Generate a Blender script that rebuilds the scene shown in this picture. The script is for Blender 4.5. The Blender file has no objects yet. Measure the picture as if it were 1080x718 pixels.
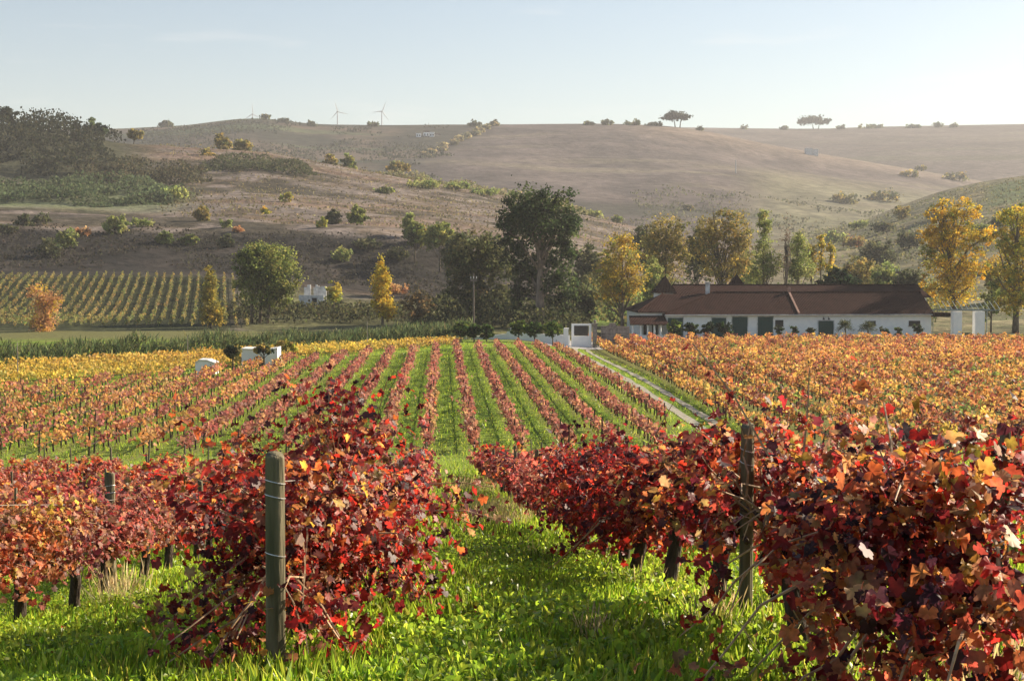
import bpy, math, random
import numpy as np
from mathutils import Vector, Matrix

R = math.radians
rng = np.random.default_rng(7)
random.seed(7)
scene = bpy.context.scene
COL = scene.collection

# ------------------------------------------------------------------ camera, sky, sun, exposure
CAMZ = 9.6
F = 1500.0                       # focal length in photo pixels (1080 wide)
YAW, PITCH = math.atan(73 / F), math.atan(77 / F)
SUN_AZ, SUN_EL = R(64), R(27)    # azimuth clockwise from the row direction
cam_d = bpy.data.cameras.new("camera")
cam = bpy.data.objects.new("camera", cam_d); COL.objects.link(cam)
cam_d.sensor_width = 36.0; cam_d.lens = 50.0
cam_d.clip_start = 0.1; cam_d.clip_end = 20000
fwd = Vector((math.sin(YAW) * math.cos(PITCH), math.cos(YAW) * math.cos(PITCH), -math.sin(PITCH)))
rgt = Vector((math.cos(YAW), -math.sin(YAW), 0))
upv = rgt.cross(fwd)
cam.matrix_world = Matrix(((rgt.x, upv.x, -fwd.x, 0), (rgt.y, upv.y, -fwd.y, 0), (rgt.z, upv.z, -fwd.z, CAMZ), (0, 0, 0, 1)))
scene.camera = cam

world = bpy.data.worlds.new("World"); scene.world = world; world.use_nodes = True
wn, wl = world.node_tree.nodes, world.node_tree.links
wn.clear()
w_out = wn.new("ShaderNodeOutputWorld"); w_bg = wn.new("ShaderNodeBackground"); w_sky = wn.new("ShaderNodeTexSky")
w_sky.sky_type = 'NISHITA'; w_sky.sun_disc = False
w_sky.sun_elevation = SUN_EL; w_sky.sun_rotation = SUN_AZ
w_sky.altitude = 100; w_sky.air_density = 1.0; w_sky.dust_density = 1.0; w_sky.ozone_density = 1.2
w_bg.inputs["Strength"].default_value = 0.065
# a few thin fair-weather wisps
w_tc = wn.new("ShaderNodeTexCoord"); w_map = wn.new("ShaderNodeMapping")
w_map.inputs["Scale"].default_value = (3.2, 3.2, 26)
w_noise = wn.new("ShaderNodeTexNoise"); w_noise.inputs["Scale"].default_value = 2.6; w_noise.inputs["Detail"].default_value = 6
w_ramp = wn.new("ShaderNodeValToRGB"); w_ramp.color_ramp.elements[0].position = 0.60; w_ramp.color_ramp.elements[1].position = 0.85
w_ramp.color_ramp.elements[1].color = (0.35, 0.35, 0.35, 1)
w_mix = wn.new("ShaderNodeMix"); w_mix.data_type = 'RGBA'
w_mix.inputs[7].default_value = (7.5, 7.2, 6.9, 1)
wl.new(w_tc.outputs["Generated"], w_map.inputs[0]); wl.new(w_map.outputs[0], w_noise.inputs["Vector"])
wl.new(w_noise.outputs["Fac"], w_ramp.inputs[0]); wl.new(w_ramp.outputs[0], w_mix.inputs[0])
w_tint = wn.new("ShaderNodeVectorMath"); w_tint.operation = 'MULTIPLY'; w_tint.inputs[1].default_value = (1.04, 1.0, .95)   # dusty autumn air
wl.new(w_sky.outputs[0], w_tint.inputs[0]); wl.new(w_tint.outputs[0], w_mix.inputs[6]); wl.new(w_mix.outputs[2], w_bg.inputs[0]); wl.new(w_bg.outputs[0], w_out.inputs[0])

sun_d = bpy.data.lights.new("sun", 'SUN'); sun_d.energy = 5.0; sun_d.angle = R(0.5); sun_d.color = (1.0, 0.85, 0.64)
sun = bpy.data.objects.new("sun", sun_d); COL.objects.link(sun)
sdir = Vector((math.sin(SUN_AZ) * math.cos(SUN_EL), math.cos(SUN_AZ) * math.cos(SUN_EL), math.sin(SUN_EL)))
sun.rotation_euler = sdir.to_track_quat('Z', 'Y').to_euler(); sun.location = (300, 100, 400)

vs = scene.view_settings
vs.view_transform = 'Standard'; vs.look = 'None'; vs.gamma = 1.0; vs.use_curve_mapping = False
vs.exposure = 1.22
scene.cycles.max_bounces = 6; scene.cycles.transparent_max_bounces = 8
scene.cycles.volume_bounces = 0
scene.cycles.use_denoising = True

# ------------------------------------------------------------------ helpers
def at(px, py, Y):
    d = fwd + rgt * ((px - 540) / F) + upv * ((359 - py) / F)
    t = Y / d.y
    return Vector((d.x * t, Y, CAMZ + d.z * t))

def to_px(x, y):
    return 540 + F * np.tan(np.arctan2(x, y) - YAW)

def tag(o, label=None, cat=None, group=None, kind=None):
    if label: o['label'] = label
    if cat: o['category'] = cat
    if group: o['group'] = group
    if kind: o['kind'] = kind
    return o

def empty(name, loc, label, cat, group=None, rz=0):
    o = bpy.data.objects.new(name, None); COL.objects.link(o)
    o.location = loc; o.rotation_euler.z = rz; o.empty_display_size = 0.3
    return tag(o, label, cat, group)

def link(name, me, mats, parent=None):
    for m in (mats if isinstance(mats, (list, tuple)) else [mats]):
        if m.name not in [q.name for q in me.materials if q]: me.materials.append(m)
    o = bpy.data.objects.new(name, me); COL.objects.link(o)
    if parent: o.parent = parent
    return o

def mesh_np(name, verts, faces_flat, loop_tot, col=None, smooth=False, matidx=None):
    me = bpy.data.meshes.new(name)
    nv = len(verts); nl = len(faces_flat); nf = len(loop_tot)
    me.vertices.add(nv); me.vertices.foreach_set("co", np.asarray(verts, np.float32).ravel())
    me.loops.add(nl); me.loops.foreach_set("vertex_index", np.asarray(faces_flat, np.int32))
    me.polygons.add(nf)
    st = np.zeros(nf, np.int32); st[1:] = np.cumsum(loop_tot)[:-1]
    me.polygons.foreach_set("loop_start", st)
    if matidx is not None: me.polygons.foreach_set("material_index", np.asarray(matidx, np.int32))
    me.polygons.foreach_set("use_smooth", np.full(nf, smooth))
    if col is not None:
        a = me.color_attributes.new("Col", 'FLOAT_COLOR', 'POINT')
        c4 = np.ones((nv, 4), np.float32); c4[:, :3] = col
        a.data.foreach_set("color", c4.ravel())
    me.update(calc_edges=True); me.validate(verbose=False)
    return me

class MB:
    """collects solid shapes, builds them as one mesh"""
    def __init__(s): s.v = []; s.f = []
    def add(s, vs_, fs_):
        b = len(s.v); s.v += [tuple(v) for v in vs_]; s.f += [tuple(i + b for i in f) for f in fs_]; return s
    def box(s, x0, x1, y0, y1, z0, z1):
        return s.add([(x0,y0,z0),(x1,y0,z0),(x1,y1,z0),(x0,y1,z0),(x0,y0,z1),(x1,y0,z1),(x1,y1,z1),(x0,y1,z1)],
                     [(0,3,2,1),(4,5,6,7),(0,1,5,4),(1,2,6,5),(2,3,7,6),(3,0,4,7)])
    def slab(s, poly, t=0.14):
        n = len(poly); top = [Vector(p) for p in poly]
        bot = [p - Vector((0, 0, t)) for p in top]
        return s.add(top + bot, [tuple(range(n)), tuple(range(2*n-1, n-1, -1))] + [(i, i+n, (i+1) % n + n, (i+1) % n) for i in range(n)])
    def tube(s, pts, rad, k=6):
        pts = [Vector(p) for p in pts]; n = len(pts); b = []
        for i, p in enumerate(pts):
            d = (pts[min(i+1, n-1)] - pts[max(i-1, 0)]).normalized()
            a = d.orthogonal().normalized() if i == 0 else (a - d * a.dot(d)).normalized()
            c = d.cross(a)
            r = rad[i] if hasattr(rad, '__len__') else rad
            b += [p + a * (r * math.cos(2*math.pi*j/k)) + c * (r * math.sin(2*math.pi*j/k)) for j in range(k)]
        fs = [(i*k+j, i*k+(j+1) % k, (i+1)*k+(j+1) % k, (i+1)*k+j) for i in range(n-1) for j in range(k)]
        fs += [tuple(range(k-1, -1, -1)), tuple(range((n-1)*k, n*k))]
        return s.add(b, fs)
    def lathe(s, cx, cy, prof, k=14):
        n = len(prof)
        v = [(cx + r*math.cos(2*math.pi*j/k), cy + r*math.sin(2*math.pi*j/k), z) for (r, z) in prof for j in range(k)]
        fs = [(i*k+j, i*k+(j+1) % k, (i+1)*k+(j+1) % k, (i+1)*k+j) for i in range(n-1) for j in range(k)]
        fs += [tuple(range(k-1, -1, -1)), tuple(range((n-1)*k, n*k))]
        return s.add(v, fs)
    def build(s, name, mat, parent=None, smooth=False):
        me = bpy.data.meshes.new(name); me.from_pydata(s.v, [], s.f)
        if smooth: me.polygons.foreach_set("use_smooth", [True] * len(me.polygons))
        me.update()
        o = link(name, me, mat, parent)
        return o

# value noise
def _h(i, j, s):
    n = (i.astype(np.int64) * 374761393 + j.astype(np.int64) * 668265263 + s * 974634777) & 0x7fffffff
    n = ((n ^ (n >> 13)) * 1274126177) & 0x7fffffff
    return ((n ^ (n >> 16)) & 0xffff) / 65535.0
def vnoise(x, y, s=0):
    x = np.asarray(x, float); y = np.asarray(y, float)
    i = np.floor(x); j = np.floor(y); u = x - i; v = y - j
    u = u*u*(3-2*u); v = v*v*(3-2*v); i = i.astype(int); j = j.astype(int)
    return (_h(i,j,s)*(1-u) + _h(i+1,j,s)*u)*(1-v) + (_h(i,j+1,s)*(1-u) + _h(i+1,j+1,s)*u)*v
def fbm(x, y, s=0, o=4):
    a = 0.; t = 0.; w = 1.
    for k in range(o):
        a = a + w*vnoise(np.asarray(x)*2**k, np.asarray(y)*2**k, s+k); t += w; w *= .5
    return a/t
def sst(x, a, b):
    t = np.clip((np.asarray(x, float)-a)/(b-a), 0, 1); return t*t*(3-2*t)
def mixc(a, b, t):
    t = np.asarray(t)[..., None]; return np.asarray(a)*(1-t) + np.asarray(b)*t

def ordinal(n):
    w = ['zeroth','first','second','third','fourth','fifth','sixth','seventh','eighth','ninth','tenth','eleventh','twelfth']
    if n < len(w): return w[n]
    return f"{n}{'th' if 10 <= n % 100 <= 20 else {1:'st',2:'nd',3:'rd'}.get(n % 10, 'th')}"

# ------------------------------------------------------------------ materials
def newmat(name):
    m = bpy.data.materials.new(name); m.use_nodes = True
    nt = m.node_tree; nt.nodes.clear()
    return m, nt, nt.nodes, nt.links
def leaf_mat(name, transl=0.4, rough=0.5, spec=0.35, tboost=1.5, vscale=18.0, vamt=0.35):
    m, nt, n, l = newmat(name)
    out = n.new("ShaderNodeOutputMaterial"); p = n.new("ShaderNodeBsdfPrincipled"); tr = n.new("ShaderNodeBsdfTranslucent")
    mx = n.new("ShaderNodeMixShader"); at_ = n.new("ShaderNodeAttribute"); at_.attribute_name = "Col"
    tc = n.new("ShaderNodeTexCoord"); no = n.new("ShaderNodeTexNoise"); no.inputs["Scale"].default_value = vscale; no.inputs["Detail"].default_value = 3
    hv = n.new("ShaderNodeMapRange"); hv.inputs[1].default_value = .3; hv.inputs[2].default_value = .7
    hv.inputs[3].default_value = 1-vamt; hv.inputs[4].default_value = 1+vamt
    mul = n.new("ShaderNodeVectorMath"); mul.operation = 'SCALE'
    t2 = n.new("ShaderNodeVectorMath"); t2.operation = 'SCALE'; t2.inputs[3].default_value = tboost
    l.new(tc.outputs["Object"], no.inputs["Vector"]); l.new(no.outputs["Fac"], hv.inputs[0])
    l.new(at_.outputs["Color"], mul.inputs[0]); l.new(hv.outputs[0], mul.inputs[3])
    l.new(mul.outputs[0], p.inputs["Base Color"]); l.new(mul.outputs[0], t2.inputs[0]); l.new(t2.outputs[0], tr.inputs["Color"])
    p.inputs["Roughness"].default_value = rough; p.inputs["Specular IOR Level"].default_value = spec
    mx.inputs[0].default_value = transl
    l.new(p.outputs[0], mx.inputs[1]); l.new(tr.outputs[0], mx.inputs[2]); l.new(mx.outputs[0], out.inputs[0])
    return m
def plain_mat(name, c1, c2=None, rough=0.8, scale=6.0, bump=0.0, stretch=(1,1,1), spec=0.3, detail=5, metal=0.0):
    m, nt, n, l = newmat(name)
    out = n.new("ShaderNodeOutputMaterial"); p = n.new("ShaderNodeBsdfPrincipled")
    tc = n.new("ShaderNodeTexCoord"); mp = n.new("ShaderNodeMapping"); mp.inputs["Scale"].default_value = stretch
    no = n.new("ShaderNodeTexNoise"); no.inputs["Scale"].default_value = scale; no.inputs["Detail"].default_value = detail
    rp = n.new("ShaderNodeValToRGB"); rp.color_ramp.elements[0].position = .35; rp.color_ramp.elements[1].position = .65
    rp.color_ramp.elements[0].color = (*c1, 1); rp.color_ramp.elements[1].color = (*(c2 or c1), 1)
    l.new(tc.outputs["Object"], mp.inputs[0]); l.new(mp.outputs[0], no.inputs["Vector"]); l.new(no.outputs["Fac"], rp.inputs[0])
    l.new(rp.outputs[0], p.inputs["Base Color"])
    p.inputs["Roughness"].default_value = rough; p.inputs["Specular IOR Level"].default_value = spec; p.inputs["Metallic"].default_value = metal
    if bump:
        b = n.new("ShaderNodeBump"); b.inputs["Strength"].default_value = bump; b.inputs["Distance"].default_value = .05
        l.new(no.outputs["Fac"], b.inputs["Height"]); l.new(b.outputs[0], p.inputs["Normal"])
    l.new(p.outputs[0], out.inputs[0])
    return m
def terrain_mat(name, s1, s2, amt1=.45, amt2=.35, bump=.5, bdist=.3, stretch=(1,1,1)):
    m, nt, n, l = newmat(name)
    out = n.new("ShaderNodeOutputMaterial"); p = n.new("ShaderNodeBsdfPrincipled"); p.inputs["Roughness"].default_value = .95
    p.inputs["Specular IOR Level"].default_value = .1
    a = n.new("ShaderNodeAttribute"); a.attribute_name = "Col"; tc = n.new("ShaderNodeTexCoord")
    mp = n.new("ShaderNodeMapping"); mp.inputs["Scale"].default_value = stretch; l.new(tc.outputs["Object"], mp.inputs[0])
    cur = a.outputs["Color"]; hs = []
    for s, am in ((s1, amt1), (s2, amt2)):
        no = n.new("ShaderNodeTexNoise"); no.inputs["Scale"].default_value = s; no.inputs["Detail"].default_value = 6; no.inputs["Roughness"].default_value = .65
        l.new(mp.outputs[0], no.inputs["Vector"])
        r = n.new("ShaderNodeMapRange"); r.inputs[1].default_value = .3; r.inputs[2].default_value = .7; r.inputs[3].default_value = 1-am; r.inputs[4].default_value = 1+am
        l.new(no.outputs["Fac"], r.inputs[0])
        v = n.new("ShaderNodeVectorMath"); v.operation = 'SCALE'; l.new(cur, v.inputs[0]); l.new(r.outputs[0], v.inputs[3]); cur = v.outputs[0]; hs.append(no)
    l.new(cur, p.inputs["Base Color"])
    b = n.new("ShaderNodeBump"); b.inputs["Strength"].default_value = bump; b.inputs["Distance"].default_value = bdist
    l.new(hs[1].outputs["Fac"], b.inputs["Height"]); l.new(b.outputs[0], p.inputs["Normal"])
    l.new(p.outputs[0], out.inputs[0])
    return m
def tile_mat(name, c1, c2, ax=1.0):
    m, nt, n, l = newmat(name)
    out = n.new("ShaderNodeOutputMaterial"); p = n.new("ShaderNodeBsdfPrincipled"); p.inputs["Roughness"].default_value = .95; p.inputs["Specular IOR Level"].default_value = .05
    tc = n.new("ShaderNodeTexCoord")
    w = n.new("ShaderNodeTexWave"); w.bands_direction = 'X'; w.inputs["Scale"].default_value = 1.3; w.inputs["Distortion"].default_value = .4
    br = n.new("ShaderNodeTexBrick"); br.inputs["Scale"].default_value = 1.6; br.inputs["Color1"].default_value = (*c1,1); br.inputs["Color2"].default_value = (*c2,1)
    br.inputs["Mortar"].default_value = (c1[0]*.55, c1[1]*.55, c1[2]*.55, 1); br.inputs["Mortar Size"].default_value = .05
    no = n.new("ShaderNodeTexNoise"); no.inputs["Scale"].default_value = .9; no.inputs["Detail"].default_value = 8; no.inputs["Roughness"].default_value = .7
    r = n.new("ShaderNodeMapRange"); r.inputs[1].default_value = .3; r.inputs[2].default_value = .7; r.inputs[3].default_value = .6; r.inputs[4].default_value = 1.45
    v = n.new("ShaderNodeVectorMath"); v.operation = 'SCALE'
    l.new(tc.outputs["Object"], w.inputs["Vector"]); l.new(tc.outputs["Object"], br.inputs["Vector"]); l.new(tc.outputs["Object"], no.inputs["Vector"])
    l.new(no.outputs["Fac"], r.inputs[0]); l.new(br.outputs["Color"], v.inputs[0]); l.new(r.outputs[0], v.inputs[3]); l.new(v.outputs[0], p.inputs["Base Color"])
    b = n.new("ShaderNodeBump"); b.inputs["Strength"].default_value = .8; b.inputs["Distance"].default_value = .08
    l.new(w.outputs["Fac"], b.inputs["Height"]); l.new(b.outputs[0], p.inputs["Normal"]); l.new(p.outputs[0], out.inputs[0])
    return m

M_vine = leaf_mat("vine_leaf", .48, .5, .4, 1.95, 24, .5)
M_rowleaf = leaf_mat("vine_row_leaf", .4, .6, .25, 1.7, 3.0, .25)
M_tree = leaf_mat("tree_leaf", .4, .75, .1, 1.7, .8, .3)
M_grass = leaf_mat("grass_blade", .5, .4, .45, 2.0, 1.2, .3)
M_bark = plain_mat("vine_bark", (.028,.02,.015), (.085,.062,.045), .95, 30, .9, (1,1,.25))
M_trunk = plain_mat("tree_bark", (.06,.05,.04), (.16,.13,.1), .95, 3, .6, (1,1,.3))
M_pale = plain_mat("pale_bark", (.11,.085,.07), (.27,.21,.17), .9, 2.2, .4, (1,1,.35))
M_cane = plain_mat("cane", (.3,.17,.09), (.52,.37,.22), .6, 25, .2)
M_post = plain_mat("post_wood", (.075,.07,.04), (.2,.17,.105), .9, 22, .7, (1,1,.08))
M_wire = plain_mat("wire", (.45,.44,.42), (.6,.6,.58), .4, 20, 0, metal=.8)
M_white = plain_mat("whitewash", (.82,.83,.84), (.9,.9,.89), .9, 1.3, .1)
M_dirtywhite = plain_mat("weathered_plaster", (.42,.42,.43), (.75,.75,.74), .9, 1.5, .3)
M_roof = tile_mat("roof_tile", (.045,.019,.0155), (.029,.0135,.0115))
M_green = plain_mat("green_door", (.012,.05,.046), (.018,.065,.058), .5, 8, 0)
M_dark = plain_mat("dark_opening", (.015,.016,.018), (.03,.03,.032), .4, 5)
M_stone = plain_mat("stone", (.16,.14,.12), (.3,.27,.24), .95, 3, .6)
M_concrete = plain_mat("concrete", (.28,.27,.27), (.38,.37,.36), .9, .6, .1)
M_gravel = plain_mat("track_gravel", (.2,.19,.14), (.36,.33,.27), .95, 3, .4)
M_frame = plain_mat("pergola_metal", (.16,.2,.2), (.24,.28,.27), .5, 4)
M_turb = plain_mat("turbine_paint", (.4,.4,.42), (.45,.45,.46), .5, 1)
M_polewood = plain_mat("pole_wood", (.12,.1,.085), (.2,.17,.15), .9, 5, .3, (1,1,.1))
M_ceramic = plain_mat("white_ceramic", (.5,.5,.52), (.6,.6,.6), .3, 2)
M_ground = terrain_mat("meadow", 1.3, 9.0, .3, .3, .9, .12)
M_hill = terrain_mat("hill_soil", .05, .4, .38, .55, .9, .9, (1,1,1))
M_far = terrain_mat("far_hill_soil", .014, .1, .32, .48, .8, 2.0, (1,1,1))

# ------------------------------------------------------------------ terrain
NY = np.array([-60, 0, 4, 6, 7.5, 8.8, 12, 16, 22, 32, 45, 55, 64, 72, 85, 400.])
NH = np.array([1.2, 1.35, 1.52, 1.74, 1.9, 2.1, 2.62, 3.2, 4.05, 5.35, 6.95, 8.1, 8.95, 9.38, 9.6, 9.6])
HY = [215, 240, 300, 330, 350, 400, 480, 600, 680, 800, 900]
HT = {
 -500: [349,336,285,255,232,210,180,120,140,180,220],
 0:   [349,338,288,262,238,222,195,130,142,180,220],
 130: [349,338,288,264,245,226,197,151,160,190,230],
 270: [349,339,291,266,245,226,198,161,170,200,240],
 400: [349,340,310,282,247,232,210,184,192,215,250],
 540: [350,340,313,292,264,246,228,209,216,235,262],
 650: [357,346,318,302,288,270,254,236,240,252,275],
 750: [357,347,325,312,302,288,274,258,256,262,280],
 820: [357,347,326,314,305,292,278,262,254,262,280],
 900: [357,346,324,314,306,292,275,250,240,236,255],
 1000:[357,345,319,304,296,276,250,220,205,200,225],
 1080:[357,344,312,295,285,262,235,205,192,186,210],
 1500:[357,340,300,275,262,235,205,165,150,140,170]}
def pchip(xs, zs, q):
    xs = np.asarray(xs, float); zs = np.asarray(zs, float); h = np.diff(xs); d = np.diff(zs)/h
    m = np.zeros_like(zs); m[0] = d[0]; m[-1] = d[-1]
    for i in range(1, len(zs)-1):
        m[i] = 0 if d[i-1]*d[i] <= 0 else 2*d[i-1]*d[i]/(d[i-1]+d[i])
    k = np.clip(np.searchsorted(xs, q)-1, 0, len(h)-1); t = (q-xs[k])/h[k]
    return (zs[k]*(2*t**3-3*t**2+1) + h[k]*m[k]*(t**3-2*t**2+t) + zs[k+1]*(-2*t**3+3*t**2) + h[k]*m[k+1]*(t**3-t**2))
class Table:
    """height table: pixel columns at increasing distance, turned into world heights"""
    def __init__(s, ys, tab, smooth=12):
        s.y0, s.y1 = ys[0], ys[-1]; s.fy = np.arange(s.y0, s.y1+1, 2.0)
        pcs = sorted(tab); zz = np.array([pchip(ys, [at(p, v, y).z for v, y in zip(tab[p], ys)], s.fy) for p in pcs])
        s.pc = np.arange(pcs[0], pcs[-1]+1, 10.0)
        g = np.array([np.interp(s.pc, pcs, zz[:, j]) for j in range(len(s.fy))]).T
        ker = np.exp(-np.linspace(-2, 2, smooth//2*2+1)**2); ker /= ker.sum()
        pad = len(ker)//2
        s.g = np.array([np.convolve(np.pad(g[:, j], pad, mode='edge'), ker, 'valid') for j in range(g.shape[1])]).T
    def __call__(s, x, y):
        p = np.clip(to_px(x, np.maximum(y, 1)), s.pc[0], s.pc[-1]-.01); yy = np.clip(y, s.y0, s.fy[-1]-.01)
        a = (p-s.pc[0])/10; i = a.astype(int); u = a-i; b = (yy-s.y0)/2; j = b.astype(int); v = b-j
        i1 = np.minimum(i+1, s.g.shape[0]-1); j1 = np.minimum(j+1, s.g.shape[1]-1)
        return (s.g[i,j]*(1-u)+s.g[i1,j]*u)*(1-v) + (s.g[i,j1]*(1-u)+s.g[i1,j1]*u)*v
hill_t = Table(HY, HT)
def gz(x, y):
    x = np.asarray(x, float); y = np.asarray(y, float); x, y = np.broadcast_arrays(x, y)
    n = CAMZ - pchip(NY, NH, np.clip(y, -60, 399))
    near = 1 - sst(y, 35, 62)
    n = n - near*(0.13*sst(x, .6, -1.0) + 0.085*np.clip(-x-.8, 0, 8))
    n = n - 1.1*sst(x, 8, 20)*sst(y, 110, 195)
    n = n + .05*(fbm(x*.6, y*.6, 3)-.5)*sst(y, 2, 12)
    hz = hill_t(x, y) + (fbm(x*.035, y*.05, 11, 4)-.5)*2.4*sst(y, 245, 330)
    return np.where(y < 195, n, n*(1-sst(y, 195, 217)) + hz*sst(y, 195, 217))
def gz1(x, y): return float(gz(np.array([x]), np.array([y]))[0])

def sheet(name, us, ys, zf, cf, mat, off=40.0, kind='structure'):
    U, Yg = np.meshgrid(us, ys); X = U*(Yg+off); Z = zf(X, Yg)
    V = np.stack([X, Yg, Z], -1).reshape(-1, 3); nu = len(us); ny = len(ys)
    idx = np.arange(nu*ny).reshape(ny, nu)
    fc = np.stack([idx[:-1,:-1], idx[:-1,1:], idx[1:,1:], idx[1:,:-1]], -1).reshape(-1)
    me = mesh_np(name, V, fc, np.full((nu-1)*(ny-1), 4), cf(X, Yg, Z).reshape(-1, 3), True)
    o = link(name, me, mat); o['kind'] = kind
    return o

def ground_col(x, y, z):
    n1 = fbm(x*.35, y*.35, 21); n2 = fbm(x*.05, y*.07, 22); n3 = fbm(x*1.6, y*1.6, 23)
    c = mixc((.11,.18,.018), (.2,.28,.035), sst(n1, .3, .7))
    c = mixc(c, (.24,.22,.08), .7*sst(n1, .58, .8)*sst(n2, .4, .6))
    hl = sst(y, 45, 60)*(1-sst(y, 70, 82))
    c = mixc(c, (.24,.27,.07), .55*hl)
    dry = np.exp(-((x-.4)/1.2)**2 - ((y-26)/8)**2)
    c = mixc(c, (.3,.25,.13), .7*dry*sst(n3, .35, .65))
    # bare strip beneath each vine row of the near block and the valley field
    d = np.abs(((x+.8+1.2) % 2.4)-1.2); strip = (1-sst(d, .18, .5))*(x < 15)*(y > 5)
    c = mixc(c, (.16,.11,.06), .5*strip)
    c = mixc(c, (.13,.13,.05), sst(y, 183, 200))
    r = sst(x, 17, 19)*sst(y, 70, 74); c = mixc(c, (.15,.14,.045), r*.8)
    return c
ys_near = np.concatenate([np.linspace(-40, 2, 12), np.linspace(3, 30, 110), np.linspace(30.6, 95, 110)[1:], np.linspace(96, 215, 110)])
sheet("ground", np.linspace(-.75, .75, 620), ys_near, gz, ground_col, M_ground)

DRY = (.165,.137,.122); SCRUB = (.04,.036,.025); GREENF = (.1,.15,.045)
def hill_col(x, y, z):
    p = to_px(x, y)
    n1 = fbm(x*.02, y*.035, 31, 5); n2 = fbm(x*.12, y*.16, 32, 4); n3 = fbm(x*.012, y*.06, 33, 3)
    c = mixc(DRY, (.12,.09,.065), sst(n2, .38, .62))
    c = mixc(c, SCRUB, .85*sst(n1*.6+n2*.4, .5, .62))
    c = mixc(c, (.17,.11,.08), .6*sst(n3, .55, .72))
    dark = sst(y, 285, 303)*(1-sst(y, 342, 352))*(1-sst(p, 520, 640))
    c = mixc(c, mixc((.014,.014,.013), (.036,.031,.029), sst(n2, .4, .75)), .92*dark)  # scrub slope, its colour darkened further to stand in for shadow
    vy = (1-sst(y, 292, 302))*(1-sst(p, 235, 255)); c = mixc(c, (.036,.042,.018), vy)
    c = mixc(c, (.10,.10,.045), (1-sst(y, 270, 300))*sst(p, 240, 270))
    c = mixc(c, (.2,.29,.06), sst(p, 590, 625)*(1-sst(p, 690, 730))*(1-sst(y, 320, 345))*sst(y, 235, 255))
    wood = (1-sst(p, 120, 190))*sst(y, 470, 500); c = mixc(c, (.05,.055,.03), .9*wood)
    reed = (1-sst(p, 150, 230))*sst(y, 395, 420)*(1-sst(y, 470, 490)); c = mixc(c, (.12,.15,.07), .7*reed)
    right = sst(p, 760, 860); c = mixc(c, mixc((.1,.105,.05), (.22,.19,.11), sst(n2, .35, .7)), .85*right)
    c = mixc(c, (.08,.12,.05), .7*sst(p, 1030, 1050)*sst(y, 560, 580)*(1-sst(y, 690, 720)))
    return c
sheet("hillside", np.linspace(-.85, .85, 520), np.concatenate([np.linspace(215, 360, 110), np.linspace(362, 700, 130), np.linspace(705, 900, 30)]), gz, hill_col, M_hill)

AC = {-500:142, -100:140, 0:138, 130:136, 200:133, 250:126, 285:125.5, 310:129, 335:132, 420:132.5, 520:131.5, 640:130.5, 700:133, 750:140, 800:151, 870:164, 950:177, 1015:188, 1080:199, 1200:215, 1600:215}
AY = [720, 850, 1000, 1250, 1500, 1560, 1750, 2100]; AG = [1., .68, .45, .2, 0.]
far_t = Table(AY, {p: [c+(284-c)*g for g in AG] + [c+.8, c+14, c+60] for p, c in AC.items()}, 6)
BC = {-600:140, 0:137, 200:136, 300:134.5, 500:134, 640:134, 800:136, 860:136.5, 930:134.5, 1000:133, 1080:131.5, 1200:130, 1700:130}
BY = [1250, 1700, 2100, 2400, 2500, 2900]; BG = [1., .42, .12, 0.]
back_t = Table(BY, {p: [c+(230-c)*g for g in BG] + [c+.7, c+40] for p, c in BC.items()}, 6)
def far_z(x, y): return far_t(x, y) + (fbm(x*.008, y*.006, 41, 4)-.5)*9*sst(y, 740, 950)*(1-.8*sst(y, 1350, 1500))
def back_z(x, y): return back_t(x, y) + (fbm(x*.004, y*.004, 42, 3)-.5)*10*(1-.8*sst(y, 2150, 2400))
def far_col(x, y, z):
    p = to_px(x, y); n1 = fbm(x*.008, y*.012, 51, 5); n2 = fbm(x*.03, y*.03, 52, 4); n3 = fbm(x*.004, y*.02, 53)
    c = mixc((.11,.088,.08), (.075,.061,.057), sst(n2, .35, .65))
    left = 1-sst(p + (y-1250)*-.25, 430, 500)
    c = mixc(c, mixc((.03,.032,.022), (.1,.075,.055), sst(n1, .44, .6)), .9*left)
    c = mixc(c, (.07,.095,.045), .7*left*sst(n3, .55, .7))
    c = mixc(c, (.04,.04,.028), .85*sst(y, 868, 885)*(1-sst(y, 925, 950))*(1-sst(p, 850, 950)))
    c = mixc(c, (.19,.145,.11), .6*sst(p, 640, 700)*sst(y, 1330, 1450))
    lo = sst(p, 760, 830)*(1-sst(y, 1150, 1300)); c = mixc(c, (.17,.165,.09), .6*lo)
    c = mixc(c, (.15,.13,.09), .7*sst(n3, .5, .66)*(1-left))
    return c
def back_col(x, y, z):
    n2 = fbm(x*.012, y*.02, 62, 4); n3 = fbm(x*.003, y*.015, 63)
    c = mixc((.115,.092,.082), (.085,.068,.06), sst(n2, .35, .65))
    return mixc(c, (.1,.095,.06), .6*sst(n3, .55, .7))
sheet("far_hills", np.linspace(-.75, .85, 330), np.concatenate([np.linspace(720, 1600, 150), np.linspace(1620, 2100, 12)]), far_z, far_col, M_far)
sheet("distant_ridge", np.linspace(-.75, .85, 220), np.linspace(1250, 2900, 90), back_z, back_col, M_far)
# land beyond, to the horizon, below everything
U_ = 9000
me = mesh_np("plain", [(-U_,-300,-6),(U_,-300,-6),(U_,12000,-6),(-U_,12000,-6)], [0,1,2,3], [4], np.array([[.14,.13,.07]]*4))
link("plain", me, M_far)['kind'] = 'structure'

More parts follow.
